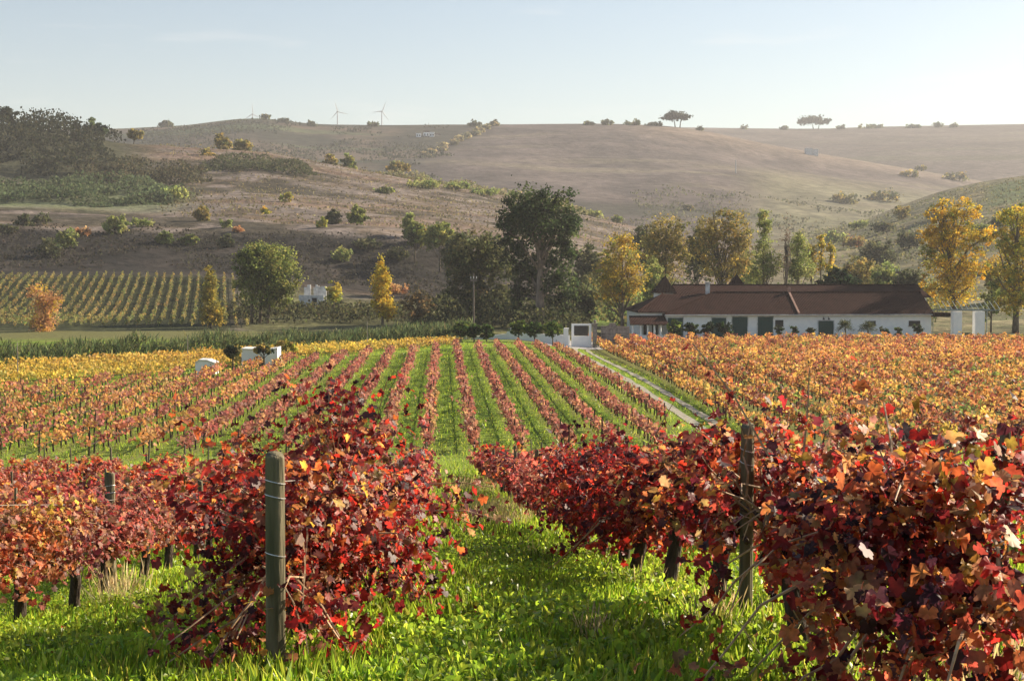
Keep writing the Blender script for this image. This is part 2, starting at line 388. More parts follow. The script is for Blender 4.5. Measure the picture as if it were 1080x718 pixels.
def strip_sheet(name, pts, w, mat, dz=.02, jit=0.0):
    """a ribbon of ground cover following the terrain"""
    v = []; f = []
    n = len(pts)
    for i, (x, y) in enumerate(pts):
        ww = w*(1 + jit*(vnoise(y*.4, x)-.5)) if jit else w
        for q in (-.5, -.17, .17, .5):
            v.append((x+q*ww, y, gz1(x+q*ww, y)+dz))
    for i in range(n-1):
        for k in range(3): f.append((i*4+k, i*4+k+1, i*4+k+5, i*4+k+4))
    me = bpy.data.meshes.new(name); me.from_pydata(v, [], f); me.update()
    o = link(name, me, mat); o['kind'] = 'structure'; return o
ty = np.arange(69, 186, 1.5)
tx = np.interp(ty, [69, 78, 100, 160, 178, 186], [15.0, 15.35, 15.6, 16.1, 16.6, 17.4])
strip_sheet("wheel_track", [(a, b) for a, b in zip(tx, ty)], .62, M_gravel, .03, .7)
strip_sheet("wheel_track", [(a+1.25+.004*(b-78), b) for a, b in zip(tx, ty)], .55, M_gravel, .03, .7)
# paved yard in front of the gate
yv = []; yf = []
yxs = np.linspace(13.5, 31, 20); yys = np.linspace(183, 203, 12)
for b in yys:
    for a in yxs: yv.append((a, b, gz1(a, b)+.035))
for j in range(11):
    for i in range(19): yf.append((j*20+i, j*20+i+1, (j+1)*20+i+1, (j+1)*20+i))
me = bpy.data.meshes.new("paved_yard"); me.from_pydata(yv, [], yf); me.update(); link("paved_yard", me, M_concrete)['kind'] = 'structure'

# ------------------------------------------------------------------ leaf clouds
def tmpl_quad():
    return np.array([(-.5,0,0),(0,-.55,.14),(.5,0,0),(0,.55,.14)], float)*[1,1,1], [(0,1,2,3)]
def tmpl_leaf5():
    v = [(0,-.1,0),(.48,-.02,.12),(.3,.42,.1),(0,.72,-.05),(-.3,.42,.1),(-.48,-.02,.12)]
    return np.array(v, float), [(0,1,2,3),(0,3,4,5)]
def tmpl_grape():
    half = [(1.0,0),(.9,12),(.72,28),(.84,40),(.94,54),(.82,68),(.66,84),(.78,102),(.74,124),(.56,150)]
    pts = [(r*math.sin(R(a)), r*math.cos(R(a))) for r, a in half]
    pts = pts + [(.0,-.14)] + [(-x, y) for x, y in pts[:0:-1]]
    v = [(0,.12,0)] + [(x*.62, y*.62+.12, 0) for x, y in pts]
    v = np.array(v, float); r = np.hypot(v[:,0], v[:,1]-.12)
    v[:,2] = .55*np.abs(v[:,0]) - .85*r*r + .1*np.sin(np.arange(len(v))*2.4)
    n = len(v)-1
    return v, [(0, i+1, (i+1) % n + 1) for i in range(n)]
def tmpl_blade():
    return np.array([(-.06,0,0),(.06,0,0),(.045,.55,.06),(0,1,.25),(-.045,.55,.06)], float), [(0,1,2,3,4)]
def tmpl_round():
    return np.array([(0,0,0),(.3,.25,.1),(.28,.7,.08),(0,.95,-.02),(-.28,.7,.08),(-.3,.25,.1)], float), [(0,1,2,3),(0,3,4,5)]
def tmpl_stalk():
    return np.array([(-.006,0,0),(.006,0,0),(.005,.7,.04),(.016,.85,.06),(0,1,.1),(-.016,.85,.06),(-.005,.7,.04)], float), [(0,1,2,6),(6,2,3,4,5)]
T = dict(stalk=tmpl_stalk(), quad=tmpl_quad(), leaf5=tmpl_leaf5(), grape=tmpl_grape(), blade=tmpl_blade(), round=tmpl_round())

def nrm(a): return a/np.maximum(np.linalg.norm(a, axis=-1, keepdims=True), 1e-9)
def cards(kind, c, n, tip, size, r=None, curl=True):
    """leaf verts: centre c, normal n, tip direction tip"""
    r = r or rng
    tv, tf = T[kind]; N = len(c)
    n = nrm(n); tip = tip - n*np.sum(tip*n, -1, keepdims=True); tip = nrm(tip + 1e-6); b = np.cross(tip, n)
    cu = (r.uniform(-.6, 2.0, N) if curl else np.ones(N))
    asp = r.uniform(.55, 1.1, N) if kind == 'grape' else r.uniform(.75, 1.1, N)
    s = size[:, None, None]
    v = c[:, None, :] + s*(tv[None,:,0:1]*b[:,None,:]*asp[:,None,None] + tv[None,:,1:2]*tip[:,None,:] + tv[None,:,2:3]*cu[:,None,None]*n[:,None,:])
    k = len(tv); v = v.reshape(-1, 3)
    base = (np.arange(N)*k)[:, None]
    fl = np.concatenate([np.array(f) for f in tf]); faces = (base + fl[None]).ravel()
    lt = np.tile([len(f) for f in tf], N)
    return v, faces, lt, k
def join(parts):
    """[(v, faces, lt, col, mat)] -> mesh arrays"""
    V = []; Fc = []; L = []; C = []; M = []; b = 0
    for v, f, l, c, m in parts:
        V.append(v); Fc.append(f+b); L.append(l); C.append(c); M.append(np.full(len(l), m)); b += len(v)
    return np.concatenate(V), np.concatenate(Fc), np.concatenate(L), np.concatenate(C), np.concatenate(M)
def pick(pal, N, r=None, jit=.18):
    r = r or rng
    p = np.array([q[:3] for q in pal]); w = np.array([q[3] for q in pal], float); w /= w.sum()
    c = p[r.choice(len(p), N, p=w)]
    return np.clip(c*(1+r.normal(0, jit, (N,1)))*(1+r.normal(0, jit*.35, (N,3))), .004, .9)
def rvec(N, r=None): return nrm((r or rng).normal(0, 1, (N,3)))

# ------------------------------------------------------------------ trees
def crown_mesh(name, blobs, pal, card, n, r, clump=None, per=26, shell=2.4, kind='quad', flat=1.0, jit=.16):
    """blobs: (centre, radii, weight) in metres"""
    w = np.array([b[2]*b[1][0]*b[1][2]*1.0 for b in blobs]); w /= w.sum()
    K = max(6, n//per); bi = r.choice(len(blobs), K, p=w)
    ce = np.array([b[0] for b in blobs])[bi]; ra = np.array([b[1] for b in blobs])[bi]
    d = rvec(K, r); u = r.uniform(0, 1, (K,1))**(1/shell)
    cc = ce + d*ra*u
    cr = (clump or .16)*np.mean(ra, axis=1)*r.uniform(.6, 1.5, K)
    cr = np.maximum(cr, card*.8)
    cnt = np.maximum(3, (per*r.uniform(.4, 1.6, K)).astype(int)); ci = np.repeat(np.arange(K), cnt); N = len(ci)
    off = r.normal(0, .6, (N,3))*cr[ci][:,None]; off[:,2] *= .75*flat
    c = cc[ci]+off
    nn = nrm(off+1e-6)*.7 + np.array([0,0,.35]) + r.normal(0,.6,(N,3))
    v, f, l, k = cards(kind, c, nn, rvec(N, r), card*r.uniform(.6, 1.35, N), r)
    ccol = pick(pal, K, r, .14); col = np.clip(ccol[ci]*(1+r.normal(0, jit, (N,1))), .004, .9)
    return mesh_np(name, v, f, l, np.repeat(col, k, 0)), cc
def limbs(mb, r, top, r0, targets, lean=(0,0), n=6, wob=.05):
    """tapered trunk with limbs reaching the crown"""
    H = top; pts = []; rad = []
    for i in range(n+1):
        t = i/n; pts.append(Vector((lean[0]*t+wob*H*.3*(r.random()-.5)*(i > 0), lean[1]*t+wob*H*.3*(r.random()-.5)*(i > 0), H*t-.15*(i == 0))))
        rad.append(r0*(1.25 if i == 0 else 1)*(1-.72*t))
    mb.tube(pts, rad, 7)
    for q in targets:
        q = Vector(q); hz_ = min(.92, max(.25, (q.z/H)-.22-.25*r.random())); k = hz_*n; i = min(int(k), n-1); p0 = pts[i].lerp(pts[i+1], k-i)
        mid = p0.lerp(q, .5)+Vector((0,0,(q-p0).length*.1)) + Vector(r.normal(0, .05, 3))*(q-p0).length
        rr = rad[i]*.5
        mb.tube([p0, p0.lerp(mid, .55)+Vector((0,0,.02)), mid, q], [rr, rr*.75, rr*.55, rr*.18], 5)
def tree(name, label, px, Y, blobs, pal, card, n, trunk_r, cat='tree', group=None, bark=None, trunk_top=None, nlimb=14, base_px=None, seed=0, lean=None, clump=None, per=26, shell=2.4, depth=1.0, multi=None, kind='quad', flat=1.0, ground=None, back=0.0):
    r = np.random.default_rng(abs(5000+seed+int(px)*7+int(Y)))
    bp = base_px if base_px is not None else px
    x = at(bp, 300, Y).x; z = (ground or gz1)(x, Y); root = empty(name, (x, Y, z), label, cat, group)
    s = Y/F; bl = []
    for b in blobs:
        p = at(b[0], b[1], Y); bl.append(((p.x-x, (r.random()-.5)*b[2]*s*.35+back*s*(b[1] > 240), p.z-z), (b[2]*s, b[2]*s*depth, b[3]*s), b[4] if len(b) > 4 else 1.0))
    me, cc = crown_mesh('crown', bl, pal, card, n, r, clump, per, shell, kind, flat)
    link('crown', me, M_tree, root)
    mb = MB(); ztop = max(b[0][2]+b[1][2]*.6 for b in bl)
    tt = trunk_top*s if trunk_top else ztop
    mxx = bl[0][0][0] if lean is None else lean*s
    sel = cc[r.choice(len(cc), min(nlimb, len(cc)), replace=False)]
    if multi:
        for (dx, fx) in multi:
            pts = [Vector((dx*s, r.normal(0,.3), -.15)), Vector((dx*s*.7+fx*s*.3, 0, tt*.4)), Vector((fx*s, 0, tt*.9))]
            mb.tube(pts, [trunk_r, trunk_r*.75, trunk_r*.3], 6)
        for q in sel[:nlimb]:
            q = Vector(q); p0 = Vector((q.x*.4, q.y*.3, q.z*.6)); mb.tube([p0, p0.lerp(q,.5)+Vector((0,0,.2)), q], [trunk_r*.4, trunk_r*.25, trunk_r*.1], 5)
    else:
        limbs(mb, r, tt, trunk_r, sel, (mxx, 0))
    mb.build('trunk', bark or M_trunk, root, True)
    return root

EUC = [(.04,.062,.026,4),(.055,.08,.03,3),(.1,.12,.045,1.2),(.018,.028,.014,2)]
GREYG = [(.075,.088,.04,3),(.105,.11,.05,2),(.15,.14,.06,1),(.05,.057,.03,2)]
BROADG = [(.13,.16,.045,3),(.19,.21,.055,3),(.27,.26,.07,1.2),(.07,.09,.03,2)]
YELL = [(.5,.36,.035,4),(.42,.3,.04,2),(.34,.3,.05,1.5),(.55,.42,.06,1)]
YGRN = [(.26,.27,.05,3),(.4,.32,.05,2),(.17,.2,.045,2),(.48,.36,.05,1)]
OLIVE = [(.21,.18,.06,3),(.28,.22,.07,2),(.35,.26,.07,1.5),(.14,.14,.05,2)]
TAN = [(.38,.2,.09,3),(.46,.28,.13,2),(.3,.16,.08,1.5)]
PALEG = [(.22,.25,.08,3),(.3,.3,.1,2),(.16,.2,.06,2)]
DARKG = [(.018,.035,.016,3),(.03,.05,.022,2),(.012,.022,.012,2)]
CITR = [(.035,.065,.018,3),(.06,.1,.025,2),(.1,.14,.03,1)]

# the tall eucalyptus that stands behind the white wall
tree('eucalyptus_tree', 'tallest dark green eucalyptus with pale bare trunk standing behind the white wall', 570, 226,
     [(556,214,27,17,1.3),(585,212,24,15,1.2),(572,232,40,20,1.5),(541,234,20,16),(600,238,15,20),(548,262,24,18),(590,266,22,20),(555,282,20,16),(585,296,26,24,1.2),(552,306,16,26,1.1),(600,318,16,20)],
     EUC, .42, 17000, .85, bark=M_pale, trunk_top=118, nlimb=22, base_px=569, lean=1.5, clump=.26, per=40, back=12)
tree('eucalyptus_tree', 'broad grey green eucalyptus with a ragged crown left of the tallest tree', 505, 236,
     [(504,262,30,22,1.2),(490,285,24,26,1.1),(522,280,22,26,1.1),(500,318,28,22),(528,316,16,22),(476,318,12,18,.7)], GREYG, .42, 13000, .5, trunk_top=75, nlimb=16, clump=.18)
tree('shade_tree', 'rounded green tree on thin pale trunks above the left reed bed', 278, 236,
     [(282,275,30,20,1.3),(268,268,18,13),(296,292,22,22,1.1),(278,303,26,20,1.1),(258,295,14,14,.7),(262,280,17,12,.8),(290,318,16,10,.7)], BROADG, .36, 15000, .3, bark=M_pale, trunk_top=55, multi=[(-13,-10),(-5,3),(4,12)], nlimb=16, clump=.2)
tree('poplar_tree', 'bright yellow columnar poplar standing alone above the reeds', 403, 224,
     [(402,282,5,14,1.2),(402,300,9,18,1.3),(404,320,11,14,1.2),(408,328,9,9)], YELL, .27, 6500, .2, trunk_top=60, nlimb=10, clump=.3)
tree('poplar_tree', 'yellow green columnar poplar at right end of the far left vineyard', 222, 222,
     [(221,289,4,12),(222,306,8,16,1.3),(222,326,10,16,1.2),(231,330,5,14)], [(.26,.22,.05,3),(.17,.16,.045,3),(.38,.28,.05,1.5)], .27, 6000, .2, trunk_top=55, nlimb=10, clump=.3)
tree('autumn_tree', 'nearly bare tan autumn tree in front of the far left vineyard', 47, 214,
     [(43,312,13,12,.7),(55,316,12,11,.6),(47,330,15,12,.8),(45,344,14,9,1.2),(34,306,6,7,.4)], TAN+[(.5,.33,.05,2)], .26, 3600, .22, trunk_top=45, nlimb=34, clump=.3, per=14, bark=plain_mat("tan_bark", (.25,.15,.09), (.4,.25,.15), .9, 4))
tree('autumn_tree', 'small golden bush tree right of the ruined cottage', 352, 250, [(352,305,8,11),(354,312,8,9),(349,315,7,7)], YGRN, .34, 1200, .15, nlimb=8, clump=.3)
tree('bare_tree', 'dull dark half bare tree right of the yellow poplar', 440, 226, [(440,312,15,11),(432,322,11,10),(450,324,12,10),(440,334,14,9)], [(.09,.08,.045,3),(.16,.11,.05,2)], .34, 1500, .2, nlimb=22, clump=.3, per=16)
tree('autumn_tree', 'yellow tree with dark bare trunk just left of the winery', 657, 214,
     [(656,268,20,20,.9),(668,288,18,16,1.0),(645,290,17,18,.9),(660,305,22,12),(640,310,14,14,.8),(655,252,13,9,.6)], [(.44,.3,.04,3),(.34,.25,.05,2),(.2,.21,.05,2),(.24,.18,.06,2)], .3, 6500, .33, trunk_top=85, nlimb=22, clump=.26, per=18)
tree('olive_brown_tree', 'tall olive brown tree behind the left turret roof', 702, 252,
     [(702,246,19,19),(690,262,15,18),(715,262,17,20),(704,282,22,16),(720,240,8,10,.6)], OLIVE, .32, 7000, .32, nlimb=22, clump=.24, per=18)
tree('olive_brown_tree', 'wide olive brown twin stemmed tree behind the middle of the winery', 766, 250,
     [(752,240,17,16),(776,244,18,20),(745,262,17,19),(778,268,18,20),(762,284,24,14),(765,226,10,7,.6)], OLIVE+[(.4,.28,.06,1.5)], .32, 9500, .34, nlimb=28, clump=.24, per=18)
tree('poplar_tree', 'pale green tall poplar behind the winery roof', 806, 256, [(806,236,7,17),(806,262,11,18),(800,284,16,14),(815,280,12,14)], PALEG, .3, 5500, .22, nlimb=12, clump=.28)
tree('bare_tree', 'slim dark bare poplar between the pale green ones', 830, 250, [(830,246,3,18,.5),(829,270,5,16,.5)], [(.12,.085,.06,3)], .25, 350, .3, trunk_top=84, nlimb=30, clump=.5, per=6)
tree('poplar_tree', 'light green bushy poplar right of the bare poplar', 842, 258, [(842,262,10,18),(846,282,14,13),(836,285,10,12)], PALEG, .3, 4500, .22, nlimb=10, clump=.28)
for i, (p, t, lb) in enumerate(((856,250,'leftmost of three small golden poplars behind the roof'),(866,246,'middle one of three small golden poplars behind the roof'),(876,254,'rightmost of three small golden poplars behind the roof'))):
    tree('poplar_tree', lb, p, 266, [(p,t+12,3.2,12),(p,t+28,5,14)], YGRN+[(.46,.33,.06,3)], .34, 900, .15, nlimb=6, clump=.4, group='small golden poplars', seed=i)
tree('conifer_tree', 'dark green broad conifer rising behind the winery roof', 884, 238, [(884,290,10,8),(884,297,20,7,1.4),(870,299,12,5),(900,300,12,5)], DARKG, .4, 2600, .25, nlimb=10, clump=.2)
tree('golden_tree', 'large golden autumn tree behind the white pillars', 1010, 232,
     [(994,226,17,16),(1018,224,18,16),(983,246,15,15),(1036,248,15,16),(1008,250,24,17,1.2),(978,268,13,13),(1000,278,24,18,1.2),(1028,280,18,20,1.1),(1005,306,28,18,1.2),(985,300,14,14)],
     [(.52,.34,.03,4),(.42,.28,.035,3),(.3,.27,.045,2),(.2,.22,.045,1.5)], .29, 17000, .5, nlimb=34, clump=.2, per=28)
tree('golden_tree', 'second large golden tree cut by the right edge', 1072, 226,
     [(1072,228,22,15),(1090,240,22,20),(1062,252,14,15),(1082,268,28,18,1.2),(1066,290,20,18,1.2),(1086,312,30,22,1.2),(1062,318,16,16)],
     [(.45,.33,.035,3),(.34,.3,.045,3),(.2,.23,.045,3),(.5,.35,.035,1.5)], .29, 16000, .5, nlimb=26, clump=.2, per=28)
tree('bush_tree', 'green leafy undergrowth tree between the two golden trees', 1046, 228, [(1046,318,13,14),(1050,300,9,12),(1040,332,10,8)], PALEG+[(.1,.13,.04,3)], .36, 1700, .16, nlimb=8, clump=.25)

# screen of background trees in the valley behind the farm
for i, (p, t, b, w, Y, pal, lb) in enumerate((
    (464,234,262,18,330,BROADG,'dark leafy tree on the slope left of the grey eucalyptus'),
    (438,236,258,12,335,BROADG,'small rounded green tree on the slope edge left of its taller neighbour'),
    (482,246,285,14,300,GREYG,'grey tree crown showing above the broad eucalyptus left shoulder'),
    (620,258,300,17,300,GREYG,'dull grey green tree right of the tallest eucalyptus'),
    (612,290,342,14,240,GREYG,'grey green thicket tree right of the eucalyptus trunk'),
    (640,262,320,15,290,OLIVE,'hazy olive tree behind the yellow tree left of winery'),
    (682,232,290,16,310,GREYG,'grey tree behind the gap left of the turret'),
    (735,236,300,15,290,GREYG,'grey leafless looking tree between the two olive trees'),
    (785,262,310,16,275,PALEG,'pale green tree behind the little pyramid cupola'),
    (905,270,302,20,320,OLIVE,'rounded brownish tree right of the dark conifer'),
    (935,278,306,18,300,PALEG,'pale rounded tree above the right end of the roof'),
    (960,282,312,16,290,GREYG,'grey green tree between roof end and golden tree'),
    (925,250,285,20,430,GREYG,'rounded hazy tree on lower right slope'),
    (690,272,330,14,240,PALEG,'green tree low behind the yellow tree and porch'),
    (1052,270,320,14,290,OLIVE,'hazy olive tree between the two golden trees'),
    )):
    h = b-t
    tree('valley_tree', lb, p, Y, [(p,t+h*.3,w*.8,h*.3),(p-w*.5,t+h*.5,w*.65,h*.3),(p+w*.5,t+h*.58,w*.65,h*.3),(p+w*.1,t+h*.78,w*1.0,h*.24)], pal, .36*Y/260, 4200, .22, nlimb=12, clump=.22, group='trees in the valley behind the winery', seed=i*3)

# ------------------------------------------------------------------ hill trees and shrubs
def far_gz(x, y): return float(far_z(np.array([x]), np.array([y]))[0])
def back_gz(x, y): return float(back_z(np.array([x]), np.array([y]))[0])
def find_Y(px, py, zf, y0, y1):
    """distance at which the terrain is met by the sight line"""
    ys = np.arange(y0, y1, 1.0); P0 = at(px, py, 100.0); X = P0.x*ys/100; Z = CAMZ+(P0.z-CAMZ)*ys/100
    d = zf(X, ys)-Z; k = np.where(d > 0)[0]
    return float(ys[k[0]]) if len(k) else float(ys[np.argmax(d)])
def pine(name, label, px, Y, base, top, w, zf, seed=0):
    h = base-top
    tree(name, label, px, Y, [(px,top+h*.27,w*.36,h*.22),(px-w*.3,top+h*.42,w*.22,h*.16),(px+w*.3,top+h*.42,w*.22,h*.16),(px,top+h*.4,w*.42,h*.14)], [(.035,.042,.022,3),(.05,.055,.028,2),(.025,.03,.018,2)], Y*.0014, 1500, h*Y/F*.035, nlimb=14, clump=.26, ground=zf, seed=seed, multi=[(-w*.06,-w*.12),(w*.1,w*.16)], trunk_top=h*.62)
pine('umbrella_pine', 'lone wide umbrella pine on the ridge skyline, the rounder one', 713, 1496, 134, 115.5, 31, far_gz)
pine('umbrella_pine', 'lopsided umbrella pine on the far right ridge skyline', 858, 2395, 137, 121.5, 34, back_gz, 3)
tree('hill_pine', 'dark pine leaning at the top left corner of the woods', 2, 590, [(0,116,10,4),(8,119,8,3.5),(-6,122,10,4)], [(.03,.04,.02,3),(.05,.055,.03,1)], .9, 900, .4, nlimb=12, clump=.3)
for i, (p, t, b, w, Y, pal, lb) in enumerate((
    (98,126,148,15,575,EUC,'dark pointed tree at the right end of the left hilltop woods'),
    (84,136,152,10,570,GREYG,'lower dark tree left of the pointed hilltop tree'),
    (143,135,148,7,598,OLIVE,'brownish small tree on the left hill crest'),
    (175,128,136,6,1480,GREYG,'small dark tree on the far skyline above the left hill'),
    (235,141,162,11,596,OLIVE,'wide brown tree, left of a pair on the hill crest'),
    (255,147,163,12,594,OLIVE,'wide brown tree, right of a pair on the hill crest'),
    (348,163,184,9,588,OLIVE,'open topped tree on hill crest beside a rounder one'),
    (367,162,184,9,586,BROADG,'rounded dense tree on hill crest right of open one'),
    (420,170,184,14,640,OLIVE,'rounded tree peeking up behind the middle hill crest'),
    (218,157,180,12,560,OLIVE,'bushy tree at the right edge of the pale reeds'),
    (213,216,238,9,372,OLIVE+[(.3,.22,.07,2)],'yellowish small tree standing alone on the bench'),
    (122,224,252,14,345,PALEG,'rounded pale green tree on the left bench'),
    (174,243,262,10,338,BROADG,'rounded dark green shrub tree, left of three under the bench'),
    (200,246,262,11,338,BROADG,'rounded dark green shrub tree, middle of three under the bench'),
    (238,246,266,9,336,GREYG,'rounded dark green shrub tree, right of three under the bench'),
    (377,216,240,13,372,BROADG,'spreading dark tree at the foot of the middle hill'),
    (352,220,240,9,370,GREYG,'dark shrub tree left of the spreading dark tree'),
    (432,224,248,9,350,PALEG,'pale green upright tree near the bench end'),
    (448,236,256,10,346,OLIVE,'yellowish tree near the bench end'),
    (27,224,246,10,352,GREYG,'dark green shrub tree at the far left bench'),
    (410,150,168,0,0,None,None),
    )):
    if pal is None: continue
    h = b-t; zf = gz1 if Y < 900 else far_gz
    tree('hill_tree', lb, p, Y, [(p,t+h*.32,w*.6,h*.3),(p-w*.45,t+h*.5,w*.5,h*.28),(p+w*.45,t+h*.5,w*.5,h*.28),(p,t+h*.65,w*.7,h*.25)], pal, .0016*Y, 1300, h*Y/F*.04, nlimb=9, clump=.26, group='trees scattered on the hills', seed=i*5, ground=zf)

def shrub_mesh(r, rx, rz, pal, card, n):
    bl = [((0,0,rz*.55),(rx,rx*.8,rz*.5),1.2),((-rx*.5,0,rz*.4),(rx*.55,rx*.5,rz*.4),.8),((rx*.5,rx*.1,rz*.45),(rx*.55,rx*.5,rz*.42),.8)]
    return crown_mesh('shrub', bl, pal, card, n, r, .28, 14)[0]
def shrub(label, px, py, w, h, pal, group='shrubs on the hillside', zf=gz, y0=232, y1=640, seed=0, name='shrub'):
    Y = find_Y(px, py, zf, y0, y1); x = at(px, 300, Y).x; z = float(zf(np.array([x]), np.array([Y]))[0])
    s = Y/F; r = np.random.default_rng(int(px*13+py*7))
    o = link(name, shrub_mesh(r, w*.5*s, h*s, pal, max(.25, .0017*Y), int(120+w*h*1.6)), M_tree)
    o.location = (x, Y, z-.1); tag(o, label, 'shrub', group); return o
SH = [ # px, base py, width, height, palette, label
 (44,238,20,12,GREYG,'grey bush at the far left of the bench'),(70,262,22,22,PALEG,'tall pale reed like bush on the dark left slope'),(52,272,26,18,GREYG,'grey green bush low on the dark left slope'),
 (88,250,14,10,TAN,'tan dry bush behind the pale reed bush'),(150,240,22,9,PALEG,'pale straw bush right of the rounded pale tree'),(10,246,18,10,GREYG,'grey bush on the bench cut by left edge'),
 (240,240,12,9,PALEG,'pale straw bush on the bench right of the lone tree'),(253,244,10,5,TAN,'low tan tuft right of the pale straw bush'),(303,214,12,12,YGRN,'yellow green bush on the middle hill face'),
 (281,226,8,7,YGRN,'tiny yellow bush lower left on the middle hill'),(340,240,10,10,YGRN,'yellow green bush beside the dark shrub tree'),(408,204,22,7,BROADG,'low dark green shrubs under the middle crest'),
 (448,198,40,8,PALEG,'long pale hedge bush along the middle hill crest'),(480,200,30,8,PALEG,'pale hedge bush further right on middle hill crest'),(510,206,30,6,PALEG,'low pale hedge bush near right end of crest'),
 (185,212,30,14,PALEG,'pale green scrub bush above the bench'),(155,215,22,10,GREYG,'grey scrub bush left of pale green scrub'),(385,262,30,10,GREYG,'low grey bush on the dark slope'),
 (360,275,20,14,PALEG,'pale green tuft bush above the golden bush tree'),(420,275,26,12,GREYG,'rounded grey bush left of the dark leafy tree'),(415,310,30,10,TAN,'tan dry bush at slope foot near the yellow poplar'),
 (575,222,24,8,PALEG,'pale bush at the right tail of middle hill'),(652,232,14,8,BROADG,'small dark bush on the pale tail of middle hill'),(625,228,26,6,PALEG,'low pale bush beside the small dark bush'),
 (1005,268,26,14,GREYG,'grey bush on right slope behind the golden tree'),(958,262,30,18,GREYG,'large grey bush on right slope left of golden tree'),(900,262,24,14,TAN+OLIVE,'orange brown bush on right slope'),
 (930,246,26,12,GREYG,'grey bush higher on right slope'),(880,256,22,12,PALEG,'pale bush above the small golden poplars'),(985,232,24,12,OLIVE,'olive bush upper right slope'),
 (950,232,18,14,OLIVE,'rounded olive bush in the middle of right slope'),(905,240,20,10,PALEG,'pale bush at left of rounded olive bush'),(1030,250,30,14,BROADG,'dark bush at right slope near second golden tree'),
 (1055,240,24,12,GREYG,'grey bush right slope above the gap'),(855,268,20,10,GREYG,'grey bush left end of right slope'),(1075,255,20,12,OLIVE,'olive bush at right slope edge of frame'),
]
for (p, b, w, h, pal, lb) in SH: shrub(lb, p, b, w, h, pal)
FS = [(330,133,10,5,'leftmost'),(395,133,12,4,'second'),(500,133,12,5,'third'),(620,131.5,12,4,'fourth'),(640,131.5,14,4.5,'fifth'),(668,131.5,20,4,'sixth'),(688,132,16,3.5,'seventh'),(737,135,6,3,'eighth'),(282,126,9,6,'ninth'),(300,129,12,4,'tenth')]
for i, (p, b, w, h, lb) in enumerate(FS):
    shrub(f'{lb} dark bush in the row along the far skyline', p, b+.6, w, h, GREYG, 'bushes along the far skyline', far_z, 1440, 1505)
for i, (p, b, w, h, lb) in enumerate([(783,136,5,3,'tiny dark skyline bush left of the lopsided pine'),(826,136.5,5,4,'small skyline bush just left of the lopsided pine'),(885,136,5,3,'small skyline bush right of the lopsided pine'),(915,135,34,3,'long low skyline hedge right of the lopsided pine'),(987,134,8,5,'dark skyline bush at right, the bigger one'),(1002,134,7,3.5,'dark skyline bush at right, the smaller one'),(960,134.5,22,2.5,'low skyline hedge left of two dark bushes')]):
    shrub(lb, p, b+.6, w, h, GREYG, 'bushes along the far skyline', back_z, 2300, 2402)
for i, (p, b, w, h, lb) in enumerate([(1005,190,26,8,'rounded bush where the pale sub hill meets the valley'),(970,176,10,5,'lone bush on the far slope right of the hut'),(958,186,20,6,'low bush on the pale sub hill face'),(930,212,36,10,'hazy bush low on the sub hill'),(890,214,30,10,'hazy bush left of its neighbour low on sub hill'),(725,222,12,7,'pale bush on the dark hedge line at the far hill foot')]):
    shrub(lb, p, b, w, h, GREYG+OLIVE, 'bushes on the far hills', far_z, 725, 1495)
# diagonal hedge climbing the far hill
hr = np.random.default_rng(77)
for i, t in enumerate(np.linspace(0, 1, 11)):
    p = 448+t*74+hr.normal(0, 1.5); b = 166-t*33
    shrub(f'{ordinal(i+1)} yellowish bush, counting upward, of the diagonal far hill hedge', p, b, 10, 5, [(.3,.24,.12,2),(.16,.15,.08,2)], 'hedge climbing the far hill', far_z, 900, 1499)

def scatter_cards(name, pts, size, pal, kind, up, label, cat, mat=M_tree, jit=.2, percol=None):
    N = len(pts); n_ = rng.normal(0, 1, (N,3)); n_[:,2] *= .4
    tip = np.tile(np.array([0,0,1.]), (N,1))*up + rng.normal(0, .45, (N,3))
    v, f, l, k = cards(kind, pts, n_, tip, size)
    c = pick(pal, N, None, jit) if percol is None else percol
    o = link(name, mesh_np(name, v, f, l, np.repeat(c, k, 0)), mat)
    tag(o, label, cat, None, 'stuff'); return o
# dark woods on the left hilltop and pale reed thicket below: masses nobody could count
def mass(name, label, cat, region, n, hgt, card, pal, taper=50, zf=gz, fs=1.0, thr=.33):
    p0, p1, y0, y1 = region
    ys = rng.uniform(y0, y1, n); ps = rng.uniform(p0, p1, n)
    xs = np.array([at(a, 300, 100).x for a in ps])*ys/100
    ed = sst(ps, p0, p0+40)*(1-sst(ps, p1-taper, p1))*sst(ys, y0, y0+(y1-y0)*.2)
    keep = fbm(xs*.08*fs, ys*.06*fs, 81) > thr+.4*(1-ed); xs, ys, ed = xs[keep], ys[keep], ed[keep]
    hh = hgt*(.3+.7*ed)*(.15+1.5*sst(fbm(xs*.11*fs, ys*.09*fs, 82, 3), .25, .75)); zz = zf(xs, ys)+hh*rng.uniform(0, 1, len(xs))**.6
    cidx = fbm(xs*.1, ys*.1, 84, 2); c = pick(pal, len(xs), None, .15)*(.7+.6*cidx[:,None])
    return scatter_cards(name, np.stack([xs, ys, zz], -1), card*rng.uniform(.6, 1.3, len(xs)), pal, 'quad', .3, label, cat, percol=c)
mass('woodland', 'dark scrubby woodland covering the left hilltop', 'woods', (-160,165,490,600), 26000, 6.5, .95, [(.026,.03,.018,3),(.045,.045,.025,2),(.02,.023,.014,2)], 110)  # palette darkened to carry the shadow lying over the wood
mass('woodland', 'thin dark scrub running right along the hill below the left crest', 'woods', (60,235,480,520), 6500, 4, .85, [(.05,.05,.03,3),(.08,.07,.04,2)])
mass('reed_thicket', 'pale green reed thicket on the slope below the woods', 'reeds', (-120,205,418,478), 17000, 3.2, .8, [(.075,.1,.05,3),(.06,.08,.04,2),(.1,.115,.06,1)])  # greens toned down, shade on the slope put into the colour
